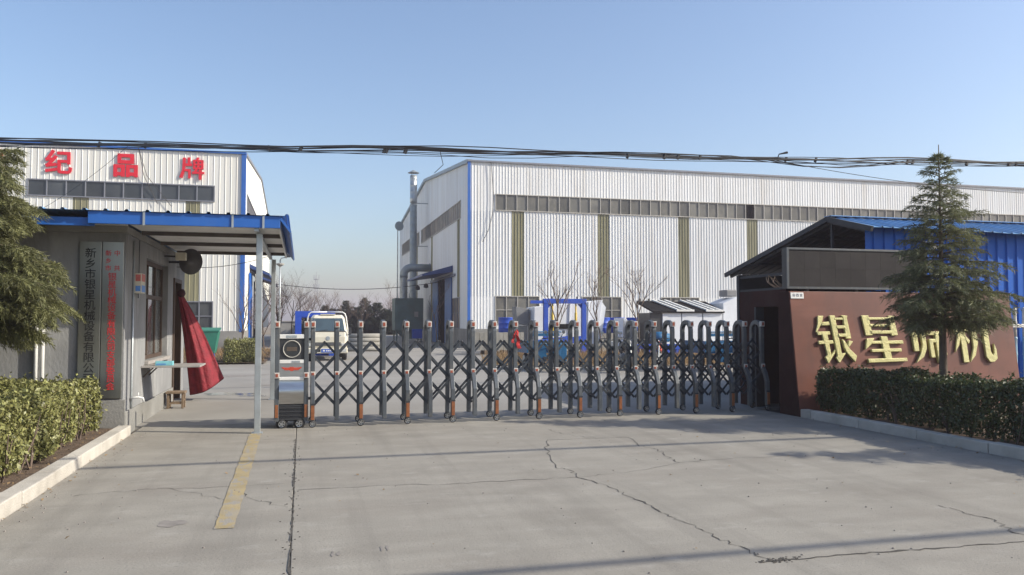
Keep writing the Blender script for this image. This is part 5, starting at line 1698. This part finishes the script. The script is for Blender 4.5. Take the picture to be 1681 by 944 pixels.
# red cloth tied to a gate post
x9 = post_x[9]
rcl = MB()
for (xa, za, xb, zb, w_) in ((x9 - 0.01, 1.44, x9 - 0.06, 1.24, 0.04), (x9 + 0.015, 1.46, x9 + 0.05, 1.15, 0.06)):
    prev = None
    for k in range(9):
        t = k / 8
        cx, cz = xa + (xb - xa) * t + 0.01 * math.sin(k * 1.7), za + (zb - za) * t
        ww = w_ * (0.5 + 0.6 * t) / 2
        cur = [(cx - ww, gy(x9) + FLARE - 0.055 - 0.01 * math.sin(k), cz), (cx + ww, gy(x9) + FLARE - 0.06 + 0.012 * math.sin(k * 1.4), cz)]
        if prev:
            rcl.quad(prev[0], prev[1], cur[1], cur[0])
        prev = cur
ro = rcl.build('red_cloth', 'red_cloth', None, recalc=False, label='red cloth strips tied to a gate post', cat='cloth')
s_ = ro.modifiers.new('s', 'SOLIDIFY')
s_.thickness = 0.004

# ------------------------------------------------------------------ vegetation
def np_mesh(name, verts, nper, mat, parent=None, origin=(0, 0, 0), **kw):
    """verts (N*nper,3): N faces of nper corners"""
    verts = np.asarray(verts, dtype=np.float32) - np.array(origin, dtype=np.float32)
    n = len(verts)
    nf = n // nper
    me = bpy.data.meshes.new(name)
    me.vertices.add(n)
    me.vertices.foreach_set('co', verts.ravel())
    me.loops.add(n)
    me.loops.foreach_set('vertex_index', np.arange(n, dtype=np.int32))
    me.polygons.add(nf)
    me.polygons.foreach_set('loop_start', np.arange(0, n, nper, dtype=np.int32))
    me.polygons.foreach_set('loop_total', np.full(nf, nper, dtype=np.int32))
    me.update()
    me.validate()
    me.materials.append(MATS[mat])
    o = bpy.data.objects.new(name, me)
    COL.objects.link(o)
    put(o, origin, parent)
    return props(o, **kw)


def leaf_quads(rng, c, nrm, size, spread=0.8):
    """diamond leaves at c facing roughly nrm"""
    n = len(c)
    d = nrm + rng.normal(0, spread, (n, 3))
    d /= np.linalg.norm(d, axis=1)[:, None] + 1e-9
    a = np.cross(d, rng.normal(0, 1, (n, 3)))
    a /= np.linalg.norm(a, axis=1)[:, None] + 1e-9
    b = np.cross(d, a)
    L = (size * rng.uniform(0.45, 1.45, n))[:, None]
    W = L * rng.uniform(0.42, 0.6, n)[:, None]
    q = np.empty((n, 4, 3))
    q[:, 0] = c - a * L * 0.5
    q[:, 1] = c + b * W * 0.5 + d * L * 0.08
    q[:, 2] = c + a * L * 0.5
    q[:, 3] = c - b * W * 0.5 + d * L * 0.08
    return q.reshape(-1, 3)


def hedge(name, label, x0, x1, y0, y1, z0, z1, faces, size, mat, seed, stems_at=None, core=True):
    e = empty(name, ((x0 + x1) / 2, (y0 + y1) / 2, 0.05), label, 'hedge')
    rng = np.random.default_rng(seed)
    P, N = [], []

    def bumps(p):
        return 0.045 * np.sin(p[:, 0] * 3.1 + p[:, 1] * 2.3) + 0.035 * np.sin(p[:, 1] * 5.7 + p[:, 2] * 4 + 1.3) + 0.03 * np.sin(p[:, 0] * 7.3 - p[:, 1] * 6.1)
    for f_, cnt in faces.items():
        u = rng.uniform(0, 1, (cnt, 2))
        dep = np.abs(rng.normal(0, 0.055, cnt))
        p = np.empty((cnt, 3))
        nr = np.zeros((cnt, 3))
        if f_ == 'top':
            p[:, 0] = x0 + (x1 - x0) * u[:, 0]
            p[:, 1] = y0 + (y1 - y0) * u[:, 1]
            p[:, 2] = z1
            nr[:, 2] = 1
        elif f_ in ('xa', 'xb'):
            p[:, 0] = x0 if f_ == 'xa' else x1
            p[:, 1] = y0 + (y1 - y0) * u[:, 0]
            # thinner towards the ground, where the stems show
            p[:, 2] = z0 + (z1 - z0) * u[:, 1] ** 0.88
            nr[:, 0] = -1 if f_ == 'xa' else 1
        else:
            p[:, 1] = y0 if f_ == 'ya' else y1
            p[:, 0] = x0 + (x1 - x0) * u[:, 0]
            p[:, 2] = z0 + (z1 - z0) * u[:, 1] ** 0.88
            nr[:, 1] = -1 if f_ == 'ya' else 1
        off = bumps(p) - dep
        p += nr * off[:, None]
        p += rng.normal(0, 0.012, p.shape)
        if f_ in ('xa', 'xb', 'ya', 'yb'):
            # sides lean in a little at the top and at the foot
            k = (p[:, 2] - z0) / (z1 - z0)
            p -= nr * (0.05 * np.clip(k - 0.75, 0, 1) * 4 * 0.6 + 0.06 * np.clip(0.25 - k, 0, 1) * 4)[:, None]
        # some sprigs stick out
        sp = rng.random(cnt) < 0.03
        p[sp] += nr[sp] * rng.uniform(0.02, 0.09, sp.sum())[:, None]
        P.append(p)
        N.append(nr)
    # stray shoots poking out of the top with a few leaves each
    ns = int((x1 - x0) * (y1 - y0) * 9)
    for _ in range(ns):
        b0 = np.array([rng.uniform(x0, x1), rng.uniform(y0, y1), z1 - 0.02])
        d0 = np.array([rng.normal(0, 0.35), rng.normal(0, 0.35), 1.0])
        hgt = rng.uniform(0.05, 0.17)
        kk = rng.integers(4, 9)
        tt = rng.uniform(0.2, 1, kk)[:, None]
        P.append(b0 + d0 * hgt * tt + rng.normal(0, 0.012, (kk, 3)))
        N.append(rng.normal(0, 1, (kk, 3)))
    # leaves through the inside
    ci = int(sum(faces.values()) * 0.18)
    pi = rng.uniform((x0 + 0.08, y0 + 0.08, z0 + 0.05), (x1 - 0.08, y1 - 0.08, z1 - 0.1), (ci, 3))
    P.append(pi)
    N.append(rng.normal(0, 1, (ci, 3)))
    v = leaf_quads(rng, np.concatenate(P), np.concatenate(N), size)
    np_mesh('foliage', v, 4, mat, e, origin=tuple(WL[e]))
    m = MB()
    r_ = random.Random(seed)
    for (sx, sy) in (stems_at or []):
        b = Vector((sx + r_.uniform(-0.04, 0.04), sy + r_.uniform(-0.1, 0.1), 0.06))
        for k in range(3):
            t = b + Vector((r_.uniform(-0.14, 0.14), r_.uniform(-0.2, 0.2), r_.uniform(0.4, 0.62)))
            mid = b.lerp(t, 0.5) + Vector((r_.uniform(-0.03, 0.03), r_.uniform(-0.03, 0.03), 0))
            m.tube([b, mid, t], [0.011, 0.008, 0.004], 5, caps=False)
    if m.v:
        m.build('stems', 'twig', e, recalc=False)
    # twiggy heart of the hedge
    m = MB()
    for k in range(int((x1 - x0) * (y1 - y0) * 60)):
        a = Vector((r_.uniform(x0 + 0.1, x1 - 0.1), r_.uniform(y0 + 0.1, y1 - 0.1), r_.uniform(0.1, z1 * 0.6)))
        b = a + Vector((r_.uniform(-0.2, 0.2), r_.uniform(-0.2, 0.2), r_.uniform(0.1, 0.35)))
        b.z = min(b.z, z1 - 0.06)
        m.tube([a, b], [0.007, 0.003], 4, caps=False)
    if m.v:
        m.build('twigs', 'twig', e, recalc=False)
    return e


sl = [(-2.72 - 0.12 * (k % 3), 6.3 + 0.13 * k) for k in range(44)]
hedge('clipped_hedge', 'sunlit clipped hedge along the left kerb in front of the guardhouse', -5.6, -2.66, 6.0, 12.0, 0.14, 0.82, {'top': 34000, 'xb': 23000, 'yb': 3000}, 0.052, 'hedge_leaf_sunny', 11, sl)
sr = [(8.45 + 0.12 * (k % 3), 4.2 + 0.13 * k) for k in range(60)]
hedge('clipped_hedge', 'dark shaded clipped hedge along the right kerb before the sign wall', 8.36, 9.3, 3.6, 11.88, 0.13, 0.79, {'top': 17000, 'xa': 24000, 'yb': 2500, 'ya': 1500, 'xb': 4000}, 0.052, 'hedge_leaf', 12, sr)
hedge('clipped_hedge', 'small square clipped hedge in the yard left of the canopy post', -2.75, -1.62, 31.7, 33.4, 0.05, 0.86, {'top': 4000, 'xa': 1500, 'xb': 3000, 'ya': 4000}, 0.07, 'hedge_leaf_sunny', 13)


def cedar(name, label, base, height, rad, seed, nbranch, mat, z_lo=0.2, blade=0.075, bw=0.011, density=1.0, droop=0.35, group=None, trunk_r=0.07, shape=0.85, cat='tree', lean=(0, 0)):
    e = empty(name, base, label, cat, group)
    r_ = random.Random(seed)
    rng = np.random.default_rng(seed)
    bx, by_, bz = base
    tips = MB()
    trunk = MB()
    tp = [(bx + lean[0] * k / 8, by_ + lean[1] * k / 8, bz - 0.05 + (height * 1.03 + 0.05) * k / 8) for k in range(9)]
    trunk.tube(tp, [max(0.006, trunk_r * (1 - k / 8) ** 0.9) for k in range(9)], 8)
    trunk.build('trunk', 'bark', e, smooth=True, recalc=False)
    C, D = [], []
    br = MB()
    for i in range(nbranch):
        t = z_lo + (1 - z_lo) * ((i + r_.random()) / nbranch) ** 1.25
        z = height * min(t, 0.985)
        env = (1 - (t - z_lo) / (1 - z_lo + 1e-6))
        L = rad * (env ** shape) * r_.uniform(0.55, 1.15) + 0.035
        if t < z_lo + 0.1:
            L *= 0.65 + 3.0 * (t - z_lo)
        az = i * 2.399 + r_.uniform(-0.4, 0.4)
        dx, dy = math.cos(az), math.sin(az)
        up = r_.uniform(0.06, 0.3) + 0.45 * (1 - env) ** 2
        dr = droop * r_.uniform(0.7, 1.3)
        pts = []
        ns = 9
        cx, cy = bx + lean[0] * t, by_ + lean[1] * t
        for k in range(ns + 1):
            s = k / ns
            pts.append(Vector((cx + dx * L * s, cy + dy * L * s, bz + z + L * (up * s - dr * s * s))))
        br.tube(pts, [max(0.003, 0.016 * L * (1 - k / ns) + 0.003) for k in range(ns + 1)], 4, caps=False)
        nb = max(4, int(L * 15 * density))
        for j in range(nb + 1):
            s = 0.12 + 0.88 * (j + r_.random() * 0.6) / (nb + 0.6)
            s = min(s, 1)
            k = min(int(s * ns), ns - 1)
            p = pts[k].lerp(pts[k + 1], s * ns - k)
            tan = (pts[k + 1] - pts[k]).normalized()
            side = Vector((-tan.y, tan.x, 0)).normalized()
            for sg in (-1, 1):
                l = (0.34 * L * (1 - s) + 0.055 + 0.09 * L) * r_.uniform(0.5, 1.3) * min(1.0, 0.45 + 1.3 * L)
                d_ = (tan * r_.uniform(0.55, 1.0) + side * sg * r_.uniform(0.4, 0.95) + Vector((0, 0, r_.uniform(-0.35, 0.12)))).normalized()
                nn = max(3, int(l / (blade * 0.36) * density))
                for q in range(nn):
                    f_ = (q + r_.random()) / nn
                    c = p + d_ * l * f_ + Vector((0, 0, -0.35 * l * f_ * f_))
                    C.append((c.x, c.y, c.z))
                    D.append((d_.x, d_.y, d_.z - 0.6 * f_))
    br.build('branches', 'bark', e, recalc=False)
    C = np.array(C)
    D = np.array(D)
    # needle blades: thin triangles, several at each point
    K = 3
    C = np.repeat(C, K, axis=0)
    D = np.repeat(D, K, axis=0)
    n = len(C)
    d = D + rng.normal(0, 0.5, (n, 3))
    d /= np.linalg.norm(d, axis=1)[:, None]
    w = np.cross(d, rng.normal(0, 1, (n, 3)))
    w /= np.linalg.norm(w, axis=1)[:, None] + 1e-9
    L = (blade * rng.uniform(0.6, 1.3, n))[:, None]
    C = C + rng.normal(0, blade * 0.12, (n, 3))
    v = np.empty((n, 3, 3))
    v[:, 0] = C - w * bw * 0.5
    v[:, 1] = C + w * bw * 0.5
    v[:, 2] = C + d * L
    np_mesh('crown', v.reshape(-1, 3), 3, mat, e, origin=base)
    return e


cedar('cedar_tree', 'dark green cedar standing in front of the sign wall', (9.36, 10.25, 0.08), 4.08, 1.2, 21, 120, 'needle', z_lo=0.345, density=1.1, bw=0.011, blade=0.072, droop=0.24, shape=0.88)
cedar('cedar_tree', 'sunlit olive cedar at the left edge above the hedge', (-4.32, 11.0, 0.08), 3.95, 1.66, 33, 260, 'needle_olive', z_lo=0.36, density=1.55, bw=0.012, blade=0.078, droop=0.26, shape=0.5)
cedar('cedar_tree', 'cedar further along the right planting bed, nearer the road', (11.15, 6.6, 0.08), 3.7, 1.3, 57, 90, 'needle', z_lo=0.3, density=1.0, bw=0.014, blade=0.08, droop=0.3, shape=0.8)


def bare_tree(name, label, base, height, seed, spread=0.5, levels=4, mat='twig', r0=None, group=None, nfork=(2, 4), cat='tree'):
    e = empty(name, base, label, cat, group)
    r_ = random.Random(seed)
    tr, tw_ = MB(), MB()
    r0 = r0 or height * 0.012

    def grow(p, d_, L, r, lev):
        n = 4
        pts = [p]
        dd = d_.copy()
        for k in range(n):
            dd = (dd + Vector((r_.uniform(-1, 1), r_.uniform(-1, 1), r_.uniform(-0.3, 0.9))) * 0.11).normalized()
            pts.append(pts[-1] + dd * L / n)
        rr = [max(0.004, r * (1 - 0.5 * k / n)) for k in range(n + 1)]
        (tr if lev == 0 else tw_).tube(pts, rr, 6 if lev == 0 else (4 if lev < 3 else 3), caps=False)
        if lev >= levels:
            return
        for q in range(r_.randint(*nfork) + (2 if lev == 0 else 0)):
            s = r_.uniform(0.3, 1.0)
            k = min(int(s * n), n - 1)
            b = pts[k].lerp(pts[k + 1], s * n - k)
            az = r_.uniform(0, 6.283)
            nd = (dd * 0.8 + Vector((math.cos(az), math.sin(az), r_.uniform(0.0, 0.6))) * spread * 1.3).normalized()
            grow(b, nd, L * r_.uniform(0.45, 0.72), r * 0.5, lev + 1)
    grow(Vector(base), Vector((0, 0, 1)), height * 0.55, r0, 0)
    tr.build('trunk', 'bark', e, recalc=False)
    if tw_.v:
        tw_.build('branches', mat, e, recalc=False)
    return e


bare_tree('bare_sapling', 'tall bare sapling in front of the blue portal frame', (11.2, 35.5, 0.05), 5.0, 24, 0.3, 4)
bare_tree('bare_sapling', 'bare sapling against the second low window of the right hall', (13.3, 35.0, 0.05), 4.0, 25, 0.35, 4)
bare_tree('bare_sapling', 'leaning bare sapling left of the white cabinets', (14.9, 34.5, 0.05), 4.4, 29, 0.38, 4)
bare_tree('bare_shrub', 'bare shrub before the blue door of the right hall', (8.2, 50.5, 0), 3.6, 12, 0.4, 3, nfork=(2, 3))
bare_tree('bare_shrub', 'bare shrub behind the small square hedge', (-2.6, 38.0, 0), 3.4, 15, 0.55, 3)
bare_tree('bare_shrub', 'bare shrub at the corner of the left hall', (-1.9, 44.0, 0), 3.8, 16, 0.55, 4)
far = [(-1.9, 70, 6.4), (-0.9, 78, 6.6), (-0.2, 90, 6.8), (0.9, 93, 6.0), (-1.5, 62, 5.0), (1.8, 94, 5.4)]
for i, (x, y, h) in enumerate(far):
    bare_tree('bare_tree', ('first', 'second', 'third', 'fourth', 'fifth', 'sixth')[sorted(range(6), key=lambda q: far[q][0] / far[q][1]).index(i)] + ' bare tree from the left in the far thicket beside the lamp post', (x, y, -0.1), h, 40 + i, 0.5, 4,
              group='bare trees at the end of the yard', nfork=(3, 4), r0=0.06)
for i, (x, y, h) in enumerate([(10.4, 104, 5.6), (11.4, 108, 6.6), (9.2, 102, 4.6)]):
    bare_tree('bare_tree', ('middle bare tree left of the green extractor', 'tallest bare tree left of the green extractor', 'leftmost bare tree left of the green extractor')[i], (x, y, -0.1), h, 60 + i, 0.5, 4, group='bare trees left of the extractor', nfork=(3, 4), r0=0.06)
ev = [(0.9, 97.0, 2.6, 1.9), (2.6, 96.5, 3.3, 1.7), (3.6, 97.5, 2.9, 2.0), (5.0, 97.0, 3.9, 1.7), (6.3, 96.0, 3.1, 2.0), (7.1, 96.5, 4.2, 1.8), (8.5, 95.5, 3.6, 2.3), (9.7, 95.0, 2.8, 2.0)]
nth = ('first', 'second', 'third', 'fourth', 'fifth', 'sixth', 'seventh', 'eighth')
for i, (x, y, h, rd) in enumerate(ev):
    cedar('evergreen_tree', nth[i] + ' dark evergreen from the left in the far row behind the truck', (x, y, 0), h, rd, 80 + i, 62, 'needle_dark', z_lo=0.03, blade=0.26, bw=0.05, density=0.75, droop=-0.15, group='evergreens at the end of the yard', shape=0.7)

for i, (x, y, h) in enumerate([(2.9, 92, 5.2), (4.6, 93, 4.8), (6.6, 91.5, 5.0)]):
    bare_tree('bare_tree', ('left', 'middle', 'right')[i] + ' of the three bare trees growing among the far evergreens', (x, y, -0.1), h, 70 + i, 0.45, 4, group='bare trees among the evergreens', nfork=(3, 4), r0=0.05)
# dry bed with grass in the yard
pts = [(6.3, 28.7), (8.6, 27.1), (11.6, 26.4), (17.0, 26.2), (20.0, 26.4), (20.0, 36.2), (8.6, 36.8), (7.3, 33)]
MB().quad(*[(a, b, 0.03) for a, b in pts]).build('yard_bed', 'earth', kind='structure')
rng = np.random.default_rng(5)


def inside(p, poly):
    c = False
    j = len(poly) - 1
    for i in range(len(poly)):
        if (poly[i][1] > p[1]) != (poly[j][1] > p[1]) and p[0] < (poly[j][0] - poly[i][0]) * (p[1] - poly[i][1]) / (poly[j][1] - poly[i][1]) + poly[i][0]:
            c = not c
        j = i
    return c


B = []
while len(B) < 15000:
    p = rng.uniform((6.3, 26.2), (20, 36.8))
    if inside(p, pts):
        B.append(p)
B = np.array(B)
n = len(B)
dirs = rng.normal(0, 0.35, (n, 3))
dirs[:, 2] = 1
h = rng.uniform(0.08, 0.38, n)[:, None] * (0.6 + 0.6 * (np.sin(B[:, :1] * 2.1) * np.sin(B[:, 1:] * 1.7) > 0.1))
w = rng.normal(0, 1, (n, 3))
w[:, 2] = 0
w /= np.linalg.norm(w, axis=1)[:, None]
v = np.empty((n, 3, 3))
b3 = np.concatenate([B, np.full((n, 1), 0.03)], axis=1)
v[:, 0] = b3 - w * 0.012
v[:, 1] = b3 + w * 0.012
v[:, 2] = b3 + dirs * h
np_mesh('dry_grass', v.reshape(-1, 3), 3, 'dry_grass', None, origin=(12, 30, 0), kind='stuff', label='dry brown grass growing in the yard bed', cat='grass')
# soil strip before the left hall
soil_bed('planting_bed', -12, -1.3, 31.6, 46.9, 0.06, 4)
B = rng.uniform((-9, 31.8), (-1.4, 46.5), (5000, 2))
n = len(B)
dirs = rng.normal(0, 0.4, (n, 3))
dirs[:, 2] = 1
w = rng.normal(0, 1, (n, 3))
w[:, 2] = 0
w /= np.linalg.norm(w, axis=1)[:, None]
v = np.empty((n, 3, 3))
b3 = np.concatenate([B, np.full((n, 1), 0.05)], axis=1)
v[:, 0] = b3 - w * 0.014
v[:, 1] = b3 + w * 0.014
v[:, 2] = b3 + dirs * rng.uniform(0.06, 0.3, n)[:, None]
np_mesh('dry_grass', v.reshape(-1, 3), 3, 'dry_grass', None, origin=(-5, 38, 0), kind='stuff', label='dry grass in the strip before the left hall', cat='grass')
gb = empty('waste_bin', (-3.9, 36.2, 0), 'green waste bin behind the red curtain near the left hall', 'bin')
MB().prism([(-4.35, 0.25), (-3.5, 0.25), (-3.35, 1.15), (-4.5, 1.15)], (0, 35.8, 0), (1, 0, 0), (0, 0, 1), (0, 1, 0), 0.8).build('tub', 'bin_green', gb, bevel=0.02)
MB().prism([(0, 0), (0.9, 0.12), (0.9, 0.17), (0, 0.05)], (-4.52, 35.78, 1.152), (0, 1, 0), (0, 0, 1), (1, 0, 0), 1.2).build('lid', 'bin_green', gb)
box('base', 'blue_steel', gb, -4.3, -3.55, 35.9, 36.5, 0.05, 0.249)
for x in (-4.25, -3.7):
    MB().lathe((x, 35.95, 0.1), (1, 0, 0), [(0, 0.06), (0.01, 0.08), (0.05, 0.08), (0.06, 0.06)], 12).build('wheel', 'rubber', gb)

# ------------------------------------------------------------------ overhead cables
r_ = random.Random(17)
cbn = empty('cable_bundle', (5, 17.5, 5.3), 'sagging bundle of black overhead cables crossing the whole view', 'cables')


def bz(x):
    return 5.215 + 0.031 * x


xs = np.arange(-34, 52.01, 1.0)
for k in range(9):
    a1, a2, a3 = r_.uniform(0.015, 0.05), r_.uniform(0.01, 0.035), r_.uniform(0, 6.3)
    f1, f2 = r_.uniform(0.35, 0.7), r_.uniform(0.9, 1.5)
    o1 = r_.uniform(-0.1, 0.08)
    P = []
    for x in xs:
        z = bz(x) + o1 + a1 * math.sin(f1 * x + a3) + a2 * math.sin(f2 * x + 2 * a3)
        if k in (2, 5) and 10.5 < x < 15.5:
            z -= (0.30 if k == 2 else 0.2) * math.sin((x - 10.5) / 5.0 * math.pi)
        if k == 4 and 14.5 < x < 17.5:
            z -= 0.12 * math.sin((x - 14.5) / 3.0 * math.pi)
        P.append((x, 17.5 + 0.04 * math.sin(k * 2 + x * 0.4), z))
    MB().tube(P, (0.016, 0.009, 0.012, 0.015, 0.007, 0.01, 0.019, 0.008, 0.009)[k], 6).build('cable', 'cable', cbn, smooth=True, recalc=False)
for k in range(30):
    x = r_.uniform(-14, 26)
    MB().tube([(x, 17.5, bz(x) - 0.05), (x + 0.04, 17.5, bz(x) + 0.05)], r_.uniform(0.03, 0.045), 6).build('cable_tie', 'cable', cbn)
MB().tube([(11.25, 17.5, bz(11.25) + 0.02), (11.28, 17.48, bz(11.25) + 0.12), (11.5, 17.46, bz(11.25) + 0.17)], [0.015, 0.015, 0.03], 6).build('cable_clip', 'cable', cbn)
MB().tube([(2.9, 17.5, bz(2.9)), (2.95, 17.4, bz(2.9) - 0.3), (2.75, 17.35, bz(2.9) - 0.5)], 0.008, 5).build('loose_end', 'cable', cbn)
MB().tube(catenary((11.2, 17.5, bz(11.2) - 0.03), (21.5, 17.4, 5.05), 0.22, 20), 0.008, 5).build('drop_wire', 'cable', cbn, recalc=False)
MB().tube(catenary((-3.4, 17.5, bz(-3.4) - 0.02), (-6.6, 18.6, 3.2), 0.25, 16), 0.004, 5).build('drop_wire', 'cable', cbn, recalc=False)
# power lines along the road, above and behind the viewpoint
for (yy, hh, lab) in ((5.8, 7.0, 'black power line above the driveway running along the road'), (1.15, 7.0, 'black power line above the road nearest the viewer')):
    pe = empty('power_line', (3, yy, hh), lab, 'cable')
    for j in range(3):
        MB().tube(catenary((-36, yy + 0.03 * j, hh + 0.02 * j), (46, yy + 0.03 * j, hh + 0.02 * j), 0.06 + 0.02 * j, 24), 0.026, 6).build('cable', 'cable', pe, recalc=False)
ye = empty('yard_wire', (4, 57, 3.8), 'thin black wire strung between the two halls above the truck', 'cable')
MB().tube(catenary((LX + 0.1, 57, 4.3), (FX - 0.1, 58, 4.4), 0.55, 24), 0.022, 5).build('cable', 'cable', ye)
for x in (8.0, 8.6):
    MB().lathe((x, 57.9, 4.15 if x < 8.3 else 4.3), (0, 0, -1), [(0, 0.02), (0.1, 0.16), (0.3, 0.18), (0.35, 0.03)], 10).build('lamp_shade', 'cable', ye)

# fallen leaves on the two beds and along the kerbs
rng = np.random.default_rng(77)
pl = np.concatenate([np.column_stack([rng.uniform(-2.9, -2.5, 260), rng.uniform(6, 12.5, 260), np.full(260, 0.11)]),
                     np.column_stack([rng.normal(-2.28, 0.05, 60), rng.uniform(5, 12.5, 60), np.full(60, 0.008)]),
                     np.column_stack([rng.normal(8.02, 0.05, 60), rng.uniform(5, 12, 60), np.full(60, 0.008)]),
                     np.column_stack([rng.uniform(-2.2, 8, 50), rng.uniform(4.5, 12.5, 50), np.full(50, 0.008)])])
np_mesh('fallen_leaves', leaf_quads(rng, pl, np.tile([0, 0, 1.0], (len(pl), 1)), 0.035, 0.25), 4, 'dry_grass', None, origin=(2, 8, 0), kind='stuff', label='dry fallen leaves lying along the kerbs', cat='leaves')

# more machinery packed in the yard
bm_ = empty('motor_unit', (15.6, 33.6, 0), 'low blue machine frame with a motor right of the leaning sapling', 'machine')
for (xa, xb, ya, yb) in ((14.6, 16.8, 33.0, 33.15), (14.6, 16.8, 34.2, 34.35)):
    box('side_beam', 'blue_steel', bm_, xa, xb, ya, yb, 0.35, 0.55, bevel=0.01)
for x in (14.65, 15.6, 16.6):
    box('cross_beam', 'blue_steel', bm_, x, x + 0.15, 33.151, 34.199, 0.37, 0.53)
    for y in (33.0, 34.2):
        box('leg', 'blue_steel', bm_, x, x + 0.14, y, y + 0.14, 0, 0.349)
MB().lathe((15.2, 33.7, 0.85), (1, 0, 0), [(0, 0.1), (0.02, 0.27), (0.6, 0.27), (0.62, 0.2), (0.8, 0.2), (0.82, 0.06), (1.0, 0.06)], 18).build('motor', 'trike_blue', bm_, smooth=True)
box('motor_foot', 'blue_steel', bm_, 15.25, 15.75, 33.5, 33.9, 0.531, 0.62)
for i in range(5):
    e = empty('steel_sheet', (15.35 + 0.12 * i, 38.4, 0), ('first', 'second', 'third', 'fourth', 'fifth')[i] + ' white steel panel from the left leaning beside the crooked white casing', 'panel', 'white panels leaning in the yard')
    a = 0.1 + 0.03 * i
    MB().prism([(0, 0.02), (0.035, 0.02), (0.035 + a, 1.75 - 0.06 * i), (a, 1.75 - 0.06 * i)], (15.35 + 0.13 * i, 37.6 + 0.05 * i, 0), (1, 0, 0), (0, 0, 1), (0, 1, 0), 1.3).build('plate', 'machine_white', e)
    MB().bar((15.35 + 0.13 * i + 0.04, 37.59 + 0.05 * i, 0.06), (15.35 + 0.13 * i + a, 37.59 + 0.05 * i, 1.68 - 0.06 * i), 0.03, 0.02).build('edge_flange', 'machine_grey', e)
motorcycle(10.4, 25.2, -1.75, 'black motorcycle between the other two behind the gate', 'black_metal')
vf = empty('vibrating_screen', (10.2, 31.6, 0), 'blue spring mounted steel frame left of the tall sapling', 'machine')
MB().prism([(9.2, 0.55), (10.9, 0.75), (10.9, 1.0), (9.2, 0.8)], (0, 31.0, 0), (1, 0, 0), (0, 0, 1), (0, 1, 0), 0.08).build('side_plate', 'blue_steel', vf)
MB().prism([(9.2, 0.55), (10.9, 0.75), (10.9, 1.0), (9.2, 0.8)], (0, 32.1, 0), (1, 0, 0), (0, 0, 1), (0, 1, 0), 0.08).build('side_plate', 'blue_steel', vf)
MB().quad((9.2, 31.08, 0.62), (10.9, 31.08, 0.82), (10.9, 32.1, 0.82), (9.2, 32.1, 0.62)).build('mesh_deck', 'machine_grey', vf)
for (x, z) in ((9.35, 0.55), (10.6, 0.7)):
    for y in (31.02, 32.12):
        MB().lathe((x, y, 0.1), (0, 0, 1), [q for k in range(6) for q in ((k * (z - 0.1) / 6, 0.05), ((k + 0.5) * (z - 0.1) / 6, 0.07))], 10).build('spring', 'black_metal', vf)
        box('foot', 'blue_steel', vf, x - 0.12, x + 0.12, y - 0.1, y + 0.1, 0.0, 0.1)

# thin winter haze over the whole place
hz = MB().box(-620, 620, -70, 920, -1.4, 24).build('haze', 'cable', kind='stuff')
hm = bpy.data.materials.new('haze')
hm.use_nodes = True
hn = hm.node_tree.nodes
hn.remove(hn['Principled BSDF'])
pv = hn.new('ShaderNodeVolumePrincipled')
pv.inputs['Color'].default_value = (0.95, 0.86, 0.95, 1)
pv.inputs['Density'].default_value = 0.0011
pv.inputs['Anisotropy'].default_value = 0.2
hm.node_tree.links.new(pv.outputs[0], hn['Material Output'].inputs['Volume'])
hz.data.materials.clear()
hz.data.materials.append(hm)

# grit and small stones swept over the concrete
r_ = random.Random(91)
m = MB()
for k in range(420):
    x, y = r_.uniform(-2.2, 8.0), r_.uniform(3.2, 12.6)
    if r_.random() < 0.45:
        x = r_.choice((-2.25 + abs(r_.gauss(0, 0.12)), 8.02 - abs(r_.gauss(0, 0.15))))
    q = r_.uniform(0.003, 0.011)
    an = r_.uniform(0, 3)
    m.tube([(x, y, 0.001), (x, y, q * 0.9)], [q, q * 0.55], 5)
m.build('grit', 'stain', drive, kind='stuff')
